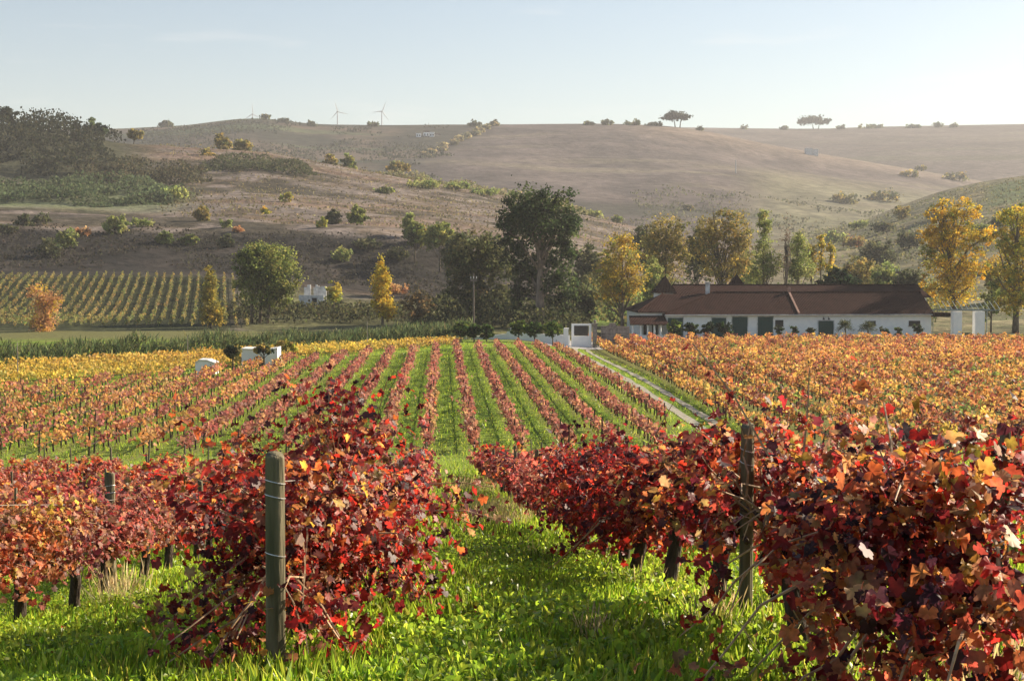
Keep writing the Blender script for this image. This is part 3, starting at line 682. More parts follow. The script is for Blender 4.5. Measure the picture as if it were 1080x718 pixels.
mass('hill_scrub', 'low mixed scrub on the dark slope above the left vineyard', 'scrub', (-150,560,303,346), 9000, 1.3, .5, [(.03,.029,.022,3),(.045,.043,.03,2),(.055,.045,.037,1)])
mass('hill_scrub', 'hazy green scrub over the right hand slope', 'scrub', (830,1250,330,700), 10000, 1.8, .8, [(.1,.105,.05,3),(.15,.14,.07,2),(.07,.075,.04,2)])
mass('hill_scrub', 'sparse scrub on the middle hill slope', 'scrub', (150,700,352,600), 9000, 1.2, .6, [(.1,.09,.05,3),(.18,.15,.08,2)])

mass('hill_scrub', 'dark hazy scrub patches over the far left hill', 'scrub', (120,500,930,1450), 12000, 2.6, 2.0, [(.03,.034,.022,3),(.05,.05,.03,2)], 60, far_z, .3, .47)
mass('hill_scrub', 'hazy bushes in the valley foot of the pale sub hill', 'scrub', (640,1130,800,1010), 6000, 2.6, 1.5, [(.07,.075,.045,3),(.11,.105,.06,2)], 60, far_z, .45, .48)
mass('undergrowth', 'hazy green and gold undergrowth behind the winery and its trees', 'undergrowth', (585,1010,236,300), 15000, 4.2, .55, [(.1,.115,.045,3),(.16,.15,.055,2),(.24,.19,.06,1),(.07,.08,.035,2)], 30, thr=.25)
mass('undergrowth', 'dark undergrowth below the eucalyptus trees', 'undergrowth', (430,640,214,250), 9000, 3.6, .45, [(.05,.06,.028,3),(.09,.09,.04,2),(.03,.036,.02,2)], 30, thr=.25)
mass('undergrowth', 'dark scrub between the reed bed and the rounded green tree', 'undergrowth', (225,450,230,262), 7000, 2.0, .45, [(.04,.045,.024,3),(.075,.07,.035,2),(.11,.12,.045,1)], 30, thr=.3)
mass('reed_thicket', 'dark green scrub strip below the crest of the middle hill', 'scrub', (215,335,516,548), 5000, 2.6, .7, [(.05,.058,.03,3),(.075,.08,.04,2)], 20, thr=.2)
mass('reed_thicket', 'pale grass and scrub along the right hand crest of the middle hill', 'scrub', (388,640,588,603), 6000, 2.6, .75, [(.2,.19,.09,3),(.12,.125,.06,2),(.26,.22,.12,1)], 40, thr=.25)
mass('reed_thicket', 'grey green scrub patch in the middle of the left hillside', 'scrub', (130,215,425,470), 3500, 1.8, .6, [(.08,.09,.05,3),(.11,.11,.06,2)], 30, thr=.35)
# reed bed between the yellow strip and the left vineyard
def red_edge(x): return np.interp(x, [-90,-60,-34,-21,-15,-8,0,13], [25,70,108,127,145,155,166,174])
def reed_y(x): return np.interp(x, [-130,-43,-23,-8,6], [60,137,161,179,190])
n = 30000
xs = rng.uniform(-125, 4, n); ys = reed_y(xs) + rng.uniform(-1.5, 4.5, n)
hh = .6+2.6*fbm(xs*.16, ys*.3, 91, 3); t = rng.uniform(0, 1, n)**.7
scatter_cards('reed_bed', np.stack([xs, ys, gz(xs, ys)+hh*t-.2], -1), rng.uniform(.5, 1.0, n), [(.095,.13,.06,3),(.13,.16,.07,2),(.06,.08,.04,1.5),(.2,.2,.08,1.3)], 'blade', 1.3, 'long dense green reed bed in front of the left vineyard', 'reeds')

# ------------------------------------------------------------------ far vine rows
REDROW = [(.34,.14,.095,4),(.30,.095,.07,3),(.42,.22,.11,2.5),(.22,.065,.055,2),(.42,.27,.1,1)]
ORROW = [(.46,.23,.07,4),(.5,.31,.08,3.5),(.38,.15,.065,3),(.28,.08,.05,1.5),(.16,.18,.045,1)]
GOLDROW = [(.52,.34,.06,4),(.45,.28,.055,3),(.36,.26,.06,2),(.55,.42,.09,1)]
HILLROW = [(.2,.165,.055,3),(.13,.14,.045,3),(.3,.2,.065,1.3)]
def vine_row(name, p0, p1, pal, dens, hgt, hw, card, label, group, z0=.35, trunk=True, spacing=1.4, seed=0, gaps=.12):
    r = np.random.default_rng(seed)
    p0 = np.array(p0, float); p1 = np.array(p1, float); L = np.linalg.norm(p1-p0); d = (p1-p0)/L; q = np.array([d[1], -d[0]])
    nv = max(2, int(L/spacing)); vc = pick(pal, nv, r, .12); mid = p0[None]+(np.arange(nv)*spacing)[:,None]*d[None]; vc = vc*(.62+.76*fbm(mid[:,0]*.11, mid[:,1]*.06, 140))[:,None]; vc[:,1] *= .7+.6*fbm(mid[:,0]*.07, mid[:,1]*.05, 143); vh = hgt*r.uniform(.78, 1.18, nv); vd = np.where(r.random(nv) < gaps, .25, r.uniform(.65, 1.3, nv))
    cnt = r.poisson(dens*spacing*vd); vi = np.repeat(np.arange(nv), cnt); N = len(vi)
    s = (vi+.5)*spacing + r.normal(0, .36*spacing, N); h = r.beta(1.7, 1.4, N)
    w = r.normal(0, .09, nv)[vi] + r.normal(0, 1, N)*hw*r.uniform(.65, 1.35, nv)[vi]*(.55+.75*np.sin(np.pi*np.clip(h*.9+.1, 0, 1)))
    xy = p0[None]+s[:,None]*d[None]+w[:,None]*q[None]
    zz = gz(xy[:,0], xy[:,1]) + z0 + h*(vh[vi]-z0)
    n_ = r.normal(0, 1, (N,3)) + np.stack([q[0]*np.sign(w), q[1]*np.sign(w), np.full(N, .5)], -1)*.7
    tip = r.normal(0, .7, (N,3)); tip[:,2] -= .4
    v, f, l, k = cards('quad', np.stack([xy[:,0], xy[:,1], zz], -1), n_, tip, card*r.uniform(.6, 1.35, N), r)
    other = pick(pal, N, r, .15); pure = (r.random(N) < .62)[:,None]
    col = np.where(pure, vc[vi]*(1+r.normal(0, .16, (N,1))), other); col = np.clip(col, .004, .9)
    parts = [(v, f, l, np.repeat(col, k, 0), 0)]
    if trunk:
        ts = (np.arange(nv)+.5)*spacing + r.normal(0, .12, nv); b = p0[None]+ts[:,None]*d[None]+r.normal(0,.04,(nv,2)); g = gz(b[:,0], b[:,1])
        rr = .045; lx = r.normal(0, .07, (nv,2))
        o4 = np.array([(-1,-1),(1,-1),(1,1),(-1,1)])*rr
        bot = np.concatenate([b[:,None,:]+o4[None], np.repeat((g-.1)[:,None,None], 4, 1)], -1)
        top = np.concatenate([b[:,None,:]+lx[:,None,:]+o4[None]*.7, np.repeat((g+np.where(np.arange(nv) % 4 == 0, 1.3, .75))[:,None,None], 4, 1)], -1)
        tv = np.concatenate([bot, top], 1).reshape(-1, 3)
        fq = np.array([0,1,5,4, 1,2,6,5, 2,3,7,6, 3,0,4,7]); tf = (np.arange(nv)[:,None]*8+fq[None]).ravel()
        parts.append((tv, tf, np.full(nv*4, 4), np.tile(np.array([[.05,.036,.026]]), (len(tv), 1)), 1))
    # the cordon arm the shoots grow from
    cs = np.arange(0, L+.1, 1.5); cx = p0[None]+cs[:,None]*d[None]; cz = gz(cx[:,0], cx[:,1])+z0+.22*(hgt-z0)
    ring = np.array([(-.03,-.03),(.03,-.03),(.03,.03),(-.03,.03)])
    cv = np.stack([cx[:,None,0]+q[0]*ring[None,:,0], cx[:,None,1]+q[1]*ring[None,:,0], cz[:,None]+ring[None,:,1]], -1).reshape(-1,3)
    cf = np.concatenate([[i*4+a, i*4+(a+1) % 4, i*4+4+(a+1) % 4, i*4+4+a] for i in range(len(cs)-1) for a in range(4)])
    parts.append((cv, cf, np.full((len(cs)-1)*4, 4), np.tile(np.array([[.06,.045,.032]]), (len(cv), 1)), 1))
    V, Fc, Lt, C, MI = join(parts)
    o = link(name, mesh_np(name, V, Fc, Lt, C, False, MI), [M_rowleaf, M_bark])
    return tag(o, label, 'vine row', group)
SP = 2.4
for k in range(-20, 7):
    X = -.8+SP*k
    ye = float(red_edge(X)) + rng.normal(0, .8)
    y0 = 71 + rng.normal(0, .5)
    if k < -8: y0 = max(y0, -X/.34-8)
    if ye-y0 < 14: continue
    side = (f'{ordinal(-k+1)} red vine row left of the grass aisle in the valley field' if k <= 0 else f'{ordinal(k)} red vine row right of the grass aisle in the valley field')
    if k == 6: y0 = 86; side = 'last red vine row, broken and thin, beside the gravel wheel tracks'
    vine_row('vine_row', (X, y0), (X, ye), REDROW+(ORROW[:3] if k < -5 else [(.28,.12,.09,3)]), 32 if k > -6 else 30, 1.12, .15 if k > -6 else .2, .23, side, 'red vine rows in the valley field', z0=.38, seed=300+k, gaps=.22 if k == 6 else (.1 if k > -7 else .16))
for j in range(0, 30):
    X0 = 17.9+2.8*j; y0 = max(71.0, X0/.41-24); y1 = 205 - .02*X0
    if y1-y0 < 14: continue
    vine_row('vine_row', (X0+.028*(y0-80), y0), (X0+.028*(y1-80), y1), ORROW+[(.2,.06,.045,2)], 36, 1.32, .21, .26, f'{ordinal(j+1)} orange vine row right of the gravel wheel tracks', 'orange vine rows right of the track', z0=.3, seed=500+j, gaps=.13, trunk=(j < 6))
# golden strip beyond the red rows, rows running along its edge
for i in range(11):
    dy = 5+3.3*i; q = np.arange(-72, 3, .5); ok = q[reed_y(q)-dy > red_edge(q)+5.5]
    ok = ok[ok > -66]
    if len(ok) < 12: continue
    xa, xb = ok.min(), ok.max()
    for_pts = [(xa, float(reed_y(xa))-dy), (xb, float(reed_y(xb))-dy)]
    vine_row('vine_row', for_pts[0], for_pts[1], GOLDROW, 30, 1.0, .42, .26, f'{ordinal(i+1)} golden vine row in the left strip, counted from the reed bed', 'golden vine rows in the left strip', z0=.15, seed=700+i, gaps=.05, trunk=False)
# far left vineyard on the slope
for i in range(30):
    xb = -30.5-1.72*i
    vine_row('vine_row', (xb, 224), (xb-11.2, 297), HILLROW, 12, 1.3, .09, .3, f'{ordinal(i+1)} yellow green row of the far slope vineyard, from its right', 'vine rows on the far left slope', z0=.25, seed=800+i, gaps=.1, trunk=False)

# ------------------------------------------------------------------ near vines
RED = [(.36,.026,.017,4),(.24,.02,.017,3),(.12,.014,.016,3.5),(.44,.1,.03,2),(.05,.012,.016,3),(.48,.22,.05,1),(.25,.1,.05,2.2),(.34,.17,.1,1)]
REDPINK = [(.34,.08,.06,4),(.3,.11,.085,3),(.24,.035,.035,2),(.4,.2,.11,2),(.13,.025,.03,1.5)]
ORG = [(.4,.12,.045,3),(.36,.17,.08,3),(.3,.055,.035,2.5),(.48,.29,.06,1.2),(.24,.1,.07,2.5),(.14,.035,.03,1)]
PURP = [(.045,.012,.018,4),(.085,.014,.018,3),(.18,.018,.016,2),(.36,.035,.02,1.2)]  # purple leaves, with some canopy shade painted into the dark tones
MIX = [(.22,.018,.022,3),(.34,.06,.03,2),(.09,.013,.02,3.5),(.44,.22,.045,1.3),(.04,.012,.02,3),(.2,.08,.05,1.6)]
def build_vine(seed, pal, n, S, kind, size, hs=1.0, spread=.8, along=.5, droop=.35, length=.75, low=0.0, ncane=6, extra=(), trunk_h=.55, L=1.5, zmin=.3, ymin=-9, sight=None):
    r = np.random.default_rng(seed)
    y0 = r.uniform(-L*.5, L*.5, S); p0 = np.stack([r.normal(0,.05,S), y0, np.full(S, trunk_h)+r.normal(0,.06,S)], -1)
    dr = np.stack([r.normal(0, spread, S), r.normal(0, along, S), r.uniform(.35, 1.15, S)], -1)
    lowm = r.random(S) < low; dr[lowm,2] = r.uniform(-.2, .25, lowm.sum())
    dr = nrm(dr)*(length*r.uniform(.6, 1.25, S)*hs)[:,None]
    dp = droop*r.uniform(.3, 1.6, S); dp[lowm] *= 1.6
    pb = pick(pal, S, r, .15)
    m = max(4, n//S); si = np.repeat(np.arange(S), m); t = r.beta(1.6, 1.1, len(si))
    def P(si, t): return p0[si]+dr[si]*t[:,None]-np.array([0,0,1.])*(dp[si]*t*t*hs)[:,None]
    c = P(si, t)+r.normal(0, .075, (len(si),3)); ok = (c[:,2] > zmin+r.normal(0,.06,len(c))) & ((c[:,1] > ymin) | ((c[:,2] < .5) & (np.abs(c[:,0]) > .09))) ;
    if sight: wx = sight[0]+c[:,0]; wy = sight[1]+c[:,1]; ok &= ~((np.abs(wx-.2165*wy) < .085) & (wy < 7.45) & (c[:,2] > .2))   # an opening in the canopy at the post
    c = c[ok]; si = si[ok]; c[:,2] = np.maximum(c[:,2], .04)
    N = len(c)
    out = c-np.array([0,0,.6]); out[:,1] *= .3
    nn = nrm(out)*.55+np.array([.25,-.1,.45])+r.normal(0,.55,(N,3))
    tip = r.normal(0,.55,(N,3))+np.array([0,0,-.75])
    alt = pick(pal, N, r, .2); pure = (r.random(N) < .55)[:,None]
    col = np.clip(np.where(pure, pb[si]*(1+r.normal(0,.18,(N,1))), alt), .004, .9)
    sz = size*r.uniform(.45, 1.35, N)
    for (a, b, cnt, ec) in extra:
        a = np.array(a); b = np.array(b); tt = np.linspace(.25, 1, cnt)
        ex = a+(b-a)*tt[:,None]+r.normal(0,.03 if cnt < 12 else .08,(cnt,3)); c = np.concatenate([c, ex]); nn = np.concatenate([nn, r.normal(0,1,(cnt,3))+[.2,-.6,.2]])
        tip = np.concatenate([tip, r.normal(0,.4,(cnt,3))+[0,0,-.8]]); col = np.concatenate([col, pick(ec, cnt, r)]); sz = np.concatenate([sz, size*r.uniform(.6,1.0,cnt)])
    v, f, l, k = cards(kind, c, nn, tip, sz, r)
    vc = np.repeat(col, k, 0)
    if kind == 'grape':   # leaf margins turn before the veins do
        edge = np.tile(np.hypot(T['grape'][0][:,0], T['grape'][0][:,1]-.12), len(col))
        am = np.repeat(r.uniform(-.9, .45, len(col)), k); hu = np.repeat(r.uniform(-.3, .7, len(col)), k)
        vc = vc*(1+am*edge)[:,None]; vc[:,1] *= 1+hu*(.6-edge)*1.6; vc = np.clip(vc, .004, .9)
    fol = mesh_np('foliage', v, f, l, vc, kind == 'grape')
    mb = MB()
    for i in range(min(S, ncane)):
        tt = np.linspace(0, 1, 6); pp = P(np.full(6, i), tt); pp[1:5] += r.normal(0,.02,(4,3)); pp[:,2] = np.maximum(pp[:,2], .03)
        mb.tube(pp, [.007,.0065,.006,.005,.004,.0025], 4)
    for (a, b, cnt, ec) in extra:
        a = Vector(a); b = Vector(b); mb.tube([a, a.lerp(b,.5)+Vector((.01,.01,.03)), b], [.006,.005,.003], 4)
    cane = None
    if ncane:
        cane = bpy.data.meshes.new('cane'); cane.from_pydata(mb.v, [], mb.f); cane.update()
    tb = MB(); lx, ly = r.normal(0,.05), r.normal(0,.09)
    tb.tube([(lx,ly,-.12),(lx*.6+r.normal(0,.02),ly*.8,.12),(r.normal(0,.025),ly*.4,.32),(0,0,trunk_h-.04),(0,.02,trunk_h+.06)], [.062,.05,.046,.055,.03], 8)
    for s in (-1, 1): tb.tube([(0,0,trunk_h-.06),(r.normal(0,.02),s*.3,trunk_h+.02+r.normal(0,.02)),(r.normal(0,.03),s*L*.48,trunk_h+r.normal(0,.03))], [.035,.026,.016], 6)
    trk = bpy.data.meshes.new('trunk'); trk.from_pydata(tb.v, [], tb.f); trk.polygons.foreach_set("use_smooth", [True]*len(trk.polygons)); trk.update()
    return fol, cane, trk
def put_vine(parts, x, y, label, group, rz=0, sc=1.0, flip=1):
    fol, cane, trk = parts
    o = empty('grapevine', (x, y, gz1(x, y)), label, 'grapevine', group, rz); o.scale = (sc, sc, sc)
    link('foliage', fol, M_vine, o); link('trunk', trk, M_bark, o)
    if cane: link('cane', cane, M_cane, o)
    return o
mid_v = {p: [build_vine(100+i+s*20, q, 850, 24, 'leaf5', .092, ncane=7, hs=.82+.05*i, spread=.38) for i in range(5)] for s, (p, q) in enumerate((('red', RED), ('pink', REDPINK), ('org', ORG), ('purp', PURP+RED[:1])))}
far_v = {p: [build_vine(200+i+s*20, q, 300, 18, 'quad', .16, ncane=0, spread=.36, hs=.9) for i in range(4)] for s, (p, q) in enumerate((('red', RED), ('pink', REDPINK), ('org', ORG), ('purp', PURP+RED[:1])))}
EX_Y = [(.55,.42,.04,1)]
vine_count = 0
cand = []
for k in range(-9, 12):
    X = -.8+SP*k; i0 = 0
    yy = 7.75 if k == 0 else (4.9 if k == 1 else 6.2)
    seq = 0
    while yy < 63:
        Y = yy; yy += 1.5
        p = float(to_px(X, Y))
        if p < -70 or p > (1500 if k in (2, 3) and Y < 16 else 1150): continue
        if k >= 2 and Y < 6.2: continue
        if k >= 4 and p > 900 and 20 < Y < 45: continue
        if k >= 3 and p > 1000 and Y > 16: continue
        seq += 1; cand.append((Y, k, X, seq))
cand.sort()
cand = cand[:300]
for (Y, k, X, seq) in cand:
    r = np.random.default_rng(abs(int(Y*100)+k*1000))
    row = {0: 'row just left of the grass aisle', 1: 'row just right of the grass aisle'}.get(k, f'{ordinal(-k+1)} row left of the grass aisle' if k < 0 else f'{ordinal(k)} row right of the grass aisle')
    hue = 'red leaved' if k >= -1 else 'orange red'
    lab = f'{hue} grapevine in the {row}, {ordinal(seq)} from the camera'
    grp = 'grapevines of the near block'
    if Y < 15.5 and k < 2:
        sd = abs(int(Y*37)+k*11+4000)
        kw = dict(n=1750, S=34, kind='grape', size=.06, ncane=18, spread=.42, hs=.9, droop=.36, along=.6, zmin=.36); pal = RED
        if k == 0 and Y < 10.5: kw.update(n=3700, S=58, hs=1.02 if Y < 8.4 else 1.42, length=.8, spread=.5, low=.5 if Y < 8.4 else .15, droop=.36, ncane=34, zmin=.05, ymin=-.85 if Y < 8.2 else -3); pal = RED if Y > 6.5 else MIX
        if k == 1 and Y < 7: kw.update(n=4000, S=56, hs=.86, low=.4 if Y < 5 else .2, spread=.36, ncane=38, zmin=.1 if Y < 5 else .3, size=.058, sight=(X, Y), ymin=-1.0 if Y < 5 else -9); pal = MIX+RED+ORG[:3]
        if k == 1 and 7 <= Y < 10: kw.update(n=1500, S=28, hs=float(.72+.2*r.random()), size=.062, spread=.28, zmin=.38, L=1.2, sight=(X, Y)); pal = ORG+RED
        if k == 1 and Y >= 10: kw.update(n=2600, S=46, hs=1.08, low=.2, spread=.36, zmin=.28); pal = PURP+RED[:4]+RED[:4]
        if k < 0: pal = ORG if r.random() < .6 else REDPINK; kw.update(n=1750, spread=.38, zmin=.47, hs=float(.78+.2*r.random()), L=1.3)
        ex = []
        if k == 1 and abs(Y-5.8) < .8: ex = [((-.1,0,.9),(-.42,.25,1.42),7,EX_Y+RED), ((.1,.2,.9),(.15,.3,1.3),6,RED)]
        if k == 1 and abs(Y-4.3) < .8: ex = [((0,.2,.75),(.05,.5,1.08),5,RED)]
        if k == 1 and abs(Y-11.8) < .8: ex = [((.1,-.2,1.0),(.35,-.4,1.55),5,PURP)]
        if k == 0 and Y < 8: ex = [((-.05,-.7,.55),(-.5,-1.1,.3),30,MIX), ((-.05,-.75,.6),(-.3,-1.15,.12),36,ORG), ((-.1,-.75,.5),(-.16,-1.2,.35),26,MIX), ((.05,-.75,.55),(.35,-1.1,.25),34,MIX), ((.05,-.8,.45),(.2,-1.2,.1),34,ORG), ((-.1,-.8,.4),(-.6,-.95,.12),26,MIX), ((.1,-.7,.7),(.14,-1.15,.5),20,RED)]
        if k == 0 and 8.5 < Y < 10: ex = [((float(r.uniform(-.1,.2)),float(r.uniform(-.6,.6)),.8),(float(r.uniform(-.25,.4)),float(r.uniform(-.6,.6)),float(r.uniform(1.25,1.58))),38,RED if q % 3 else PURP) for q in range(13)]
        parts = build_vine(sd, pal, extra=ex, **kw)
        put_vine(parts, X+r.normal(0,.04), Y, lab, grp)
    else:
        lib = mid_v if Y < 31 else far_v
        u = r.random()
        key = ('org' if u < .45 else ('pink' if u < .85 else 'red')) if k < -1 else ('red' if u < .45 else 'pink')
        if (k == -1 and 17 < Y < 24) or (k == 2 and 20 < Y < 24): key = 'purp'
        put_vine(lib[key][r.integers(len(lib[key]))], X+r.normal(0,.05), Y+r.normal(0,.1), lab, grp, rz=math.pi*(r.random() < .5)+r.normal(0,.08), sc=float(r.uniform(.85, 1.08)))

# ------------------------------------------------------------------ posts and wires
def post(x, y, h, rad, label, group=None, loops=True, lean=(0,0)):
    o = empty('vineyard_post', (x, y, gz1(x, y)), label, 'post', group)
    o.rotation_euler = (lean[0], lean[1], random.uniform(0, 6))
    r = np.random.default_rng(abs(int(x*31+y*17))+50)
    mb = MB(); k = 18; zs = [-.2, .0, h*.3, h*.6, h*.85, h-.03, h-.008, h]; rr = [1.02, 1.02, 1.0, .99, .98, .97, .96, .9]
    mb.lathe(0, 0, [(rad*q, z) for q, z in zip(rr, zs)], k)
    mb.v = [(vx*(1+.05*math.sin(3*math.atan2(vy, vx)+vz*2)), vy*(1+.04*math.sin(5*math.atan2(vy, vx))), vz + (.012*vx/rad if vz > h-.02 else 0)) for vx, vy, vz in mb.v]
    mb.build('post', M_post, o, True)
    if loops:
        w = MB()
        for z in (h-.13, h-.2, h*.55):
            w.tube([(rad*1.03*math.cos(a), rad*1.03*math.sin(a), z+.012*math.sin(a*1.0)) for a in np.linspace(0, 2*math.pi, 19)], .0028, 4)
        w.build('wire_loop', M_wire, o)
    return o
post(-.80, 6.75, 1.06, .046, 'thick weathered round post in the left foreground vine, wire round its top', lean=(0,R(-.8)))
post(1.60, 7.40, 1.06, .036, 'thin grey green post among red leaves in the right foreground vine row', lean=(0,R(.6)))
post(-3.2, 13.75, 1.25, .05, 'dark grey post rising above the second vine row at left')
post(4.0, 9.9, 1.12, .04, 'dark post at the right edge behind the nearest vines')
pn = 0
for k in range(-7, 8):
    X = -.8+SP*k
    for Y in np.arange(15.5+(k*1.7) % 5, 64, 6.4):
        p = float(to_px(X, Y))
        if p < -10 or p > 900 or (k >= 3 and Y < 24): continue
        pn += 1
        row = 'just left of the grass aisle' if k == 0 else ('just right of the grass aisle' if k == 1 else (f'{ordinal(-k+1)} left of the grass aisle' if k < 0 else f'{ordinal(k)} right of the grass aisle'))
        post(X+random.gauss(0,.04), float(Y), random.uniform(1.05, 1.4), random.uniform(.028,.045), f'small weathered post in vine row {row}, about {int(Y)} metres away', 'small posts in the near vine rows', False, (R(random.gauss(0,2)), R(random.gauss(0,2))))
for k in (0, -1, -2, 1):
    X = -.8+SP*k
    w = MB(); 
    for hz_ in ((.98, .62) if k != 0 else (.92,)):
        yy_ = np.arange(6.75 if k in (0, 1) else 9, 62, 1.6)
        w.tube([(X+.045, float(a), gz1(X, float(a))+hz_+.012*math.sin(a*2)) for a in yy_], .0035, 4)
    tag(w.build('trellis_wire', M_wire), {0:'thin trellis wires along the vine row just left of the grass aisle',-1:'thin trellis wires along the second vine row left of the aisle',-2:'thin trellis wires along the third vine row left of the aisle',1:'thin trellis wires along the vine row just right of the aisle'}[k], 'wire', 'trellis wires')

# ------------------------------------------------------------------ grass
def grass_pts(n, y0, y1, xl, xr, pw=1.0):
    u = rng.uniform(0, 1, n)**pw; y = y0+(y1-y0)*u; x = y*(xl+(xr-xl)*rng.uniform(0, 1, n))
    return x, y
GR = [(.19,.27,.022,4),(.26,.33,.03,3),(.12,.19,.018,2),(.35,.36,.06,1.5)]
DRYG = [(.38,.3,.15,3),(.3,.22,.12,2),(.45,.37,.2,1)]
P_ = []
def add_grass(x, y, size, kind, pal, up=1.2, zoff=0.0, jit=.2, colnoise=True):
    N = len(x); z = gz(x, y)+zoff
    n_ = rng.normal(0, 1, (N,3)); n_[:,2] = np.abs(n_[:,2])*(1.6 if kind in ('round', 'leaf5') else .35)
    tip = np.tile(np.array([0,0,1.]), (N,1))*up + rng.normal(0, .5, (N,3))
    v, f, l, k = cards(kind, np.stack([x, y, z], -1), n_, tip, size)
    c = pick(pal, N, None, jit)
    if colnoise: c = c*(.65+.7*fbm(x*.9, y*.9, 95)[:,None])
    P_.append((v, f, l, np.repeat(c, k, 0), 0))
x, y = grass_pts(105000, 4.2, 17, -.45, .6, .8); h = .04+.13*fbm(x*1.1, y*1.1, 96)
add_grass(x, y, h*rng.uniform(.6, 1.5, len(x)), 'blade', GR)
x, y = grass_pts(330000, 4.4, 19, -.45, .6, .8); keep = fbm(x*1.4, y*1.4, 97) > .38; x, y = x[keep], y[keep]
cl = fbm(x*2.2, y*2.2, 98, 3); add_grass(x, y, rng.uniform(.02, .05, len(x)), 'round', [(.22,.31,.025,4),(.31,.39,.04,3),(.13,.21,.02,2)], .6, rng.uniform(.0, 1, len(x))*.2*cl)
x, y = grass_pts(52000, 15, 36, -.36, .42, .75); add_grass(x, y, rng.uniform(.1, .22, len(x)), 'blade', GR, 1.0)
x, y = grass_pts(26000, 34, 70, -.36, .42, .8); add_grass(x, y, rng.uniform(.14, .28, len(x)), 'blade', GR, 1.0)
V, Fc, Lt, C, MI = join(P_)
tag(link('grass', mesh_np('grass', V, Fc, Lt, C), M_grass), 'lush green grass and broad leaved weeds between the near vines', 'grass', None, 'stuff')
P_ = []
yy = rng.uniform(70, 181, 90000); xx = rng.uniform(-48, 18.5, 90000); tr = np.interp(yy, ty, tx); keep = (xx > -yy*.36) & (np.abs(xx-tr) > .4) & (np.abs(xx-tr-1.3) > .4); xx, yy = xx[keep], yy[keep]
add_grass(xx, yy, rng.uniform(.16, .34, len(xx)), 'blade', GR, .7)
V, Fc, Lt, C, MI = join(P_)
tag(link('grass', mesh_np('grass', V, Fc, Lt, C), M_grass), 'short bright grass between the red rows of the valley field', 'grass', None, 'stuff')
P_ = []
for (p, Y, n, s, hh) in ((530, 22, 260, .5, .32), (522, 27, 260, .6, .34), (757, 7.0, 60, .1, .22), (625, 6.6, 45, .1, .2), (505, 40, 300, 1.0, .4), (700, 9.5, 40, .3, .2), (935, 5.4, 60, .4, .3), (1050, 4.8, 90, .4, .4), (122, 12.9, 120, .25, .35), (212, 10.8, 60, .3, .25), (560, 14, 60, .5, .2)):
    x0 = at(p, 300, Y).x
    n = int(n*1.6); x = x0+rng.normal(0, s*.5, n); y = Y+rng.normal(0, s, n); add_grass(x, y, hh*rng.uniform(.5, 1.3, n), 'stalk', DRYG, 1.6, 0, .2, False)
V, Fc, Lt, C, MI = join(P_)
tag(link('dry_weeds', mesh_np('dry_weeds', V, Fc, Lt, C), M_grass), 'tufts of dry straw coloured weeds in the grass aisle', 'weeds', None, 'stuff')
P_ = []
x, y = grass_pts(6000, 4.5, 26, -.36, .42); d = np.abs(((x+.8+1.2) % 2.4)-1.2); keep = (rng.random(len(x)) < np.exp(-(d/.4)**2)*.9+.06); x, y = x[keep], y[keep]
add_grass(x, y, rng.uniform(.035, .08, len(x)), 'leaf5', RED+ORG+TAN, .1, .05, .2, False)
V, Fc, Lt, C, MI = join(P_)
tag(link('fallen_leaves', mesh_np('fallen_leaves', V, Fc, Lt, C), M_vine), 'scattered fallen red and brown leaves on the grass', 'leaves', None, 'stuff')

# ------------------------------------------------------------------ winery
HB = -1.15
def X_(px, Y): return at(px, 300, Y).x
def Z_(py, Y): return at(540, py, Y).z
W = empty('winery', (53, 215, HB), 'long low white winery with brown tiled roofs and green doors', 'building')
def wb(mb, name, mat, parent=None, smooth=False):
    mb.v = [(a-53, b-215, c-HB) for a, b, c in mb.v]; return mb.build(name, mat, parent or W, smooth)
xl, xr = X_(703, 212), X_(983, 212)
ez = Z_(331.5, 211.5)
wb(MB().box(xl, xr, 212, 221.5, HB-.5, ez), 'wall', M_white)
rz_ = Z_(308.5, 218); xh = X_(752, 218)
fr = MB(); xo0, xo1 = xl-.35, xr+.3
fr.slab([(xo0,211.4,ez-.05),(xo1,211.4,ez-.05),(xo1,218,rz_),(xh,218,rz_)], .16)
fr.slab([(xo0,224,ez-.05),(xo0,211.4,ez-.05),(xh,218,rz_)], .16)
fr.slab([(xh,218,rz_+.004),(xo1,218,rz_+.004),(xo1,222,rz_-1.6),(xh,222,rz_-1.6)], .16)
fr.tube([(xh-.1,218,rz_+.05),(xo1,218,rz_+.05)], .13, 6); fr.tube([(xo0,211.4,ez),(xh,218,rz_+.05)], .11, 6)
froof = wb(fr, 'roof', M_roof)
g = MB(); g.add([(xr-.01,212,ez),(xr-.01,221.5,ez),(xr-.01,218,rz_-.2),(xr-.3,212,ez),(xr-.3,221.5,ez),(xr-.3,218,rz_-.2)], [(0,1,2),(5,4,3),(0,2,5,3),(1,4,5,2),(0,3,4,1)])
wb(g, 'gable', M_white)
# back range
bz0, bz1 = rz_-.55, Z_(300.8, 227); bx0, bx1 = X_(712, 224), X_(974, 224)
wb(MB().box(bx0+.3, bx1-.3, 221.7, 233, HB-.5, bz0-.3), 'rear_wall', M_white)
br = MB(); br.slab([(bx0,220.4,bz0-.2),(bx1,220.4,bz0-.2),(bx1,227,bz1),(bx0,227,bz1)], .16); br.slab([(bx1,227,bz1+.003),(bx1,234,bz0-.6),(bx0,234,bz0-.6),(bx0,227,bz1+.003)], .16)
br.tube([(bx0,227,bz1+.05),(bx1,227,bz1+.05)], .13, 6)
broof = wb(br, 'rear_roof', M_roof)
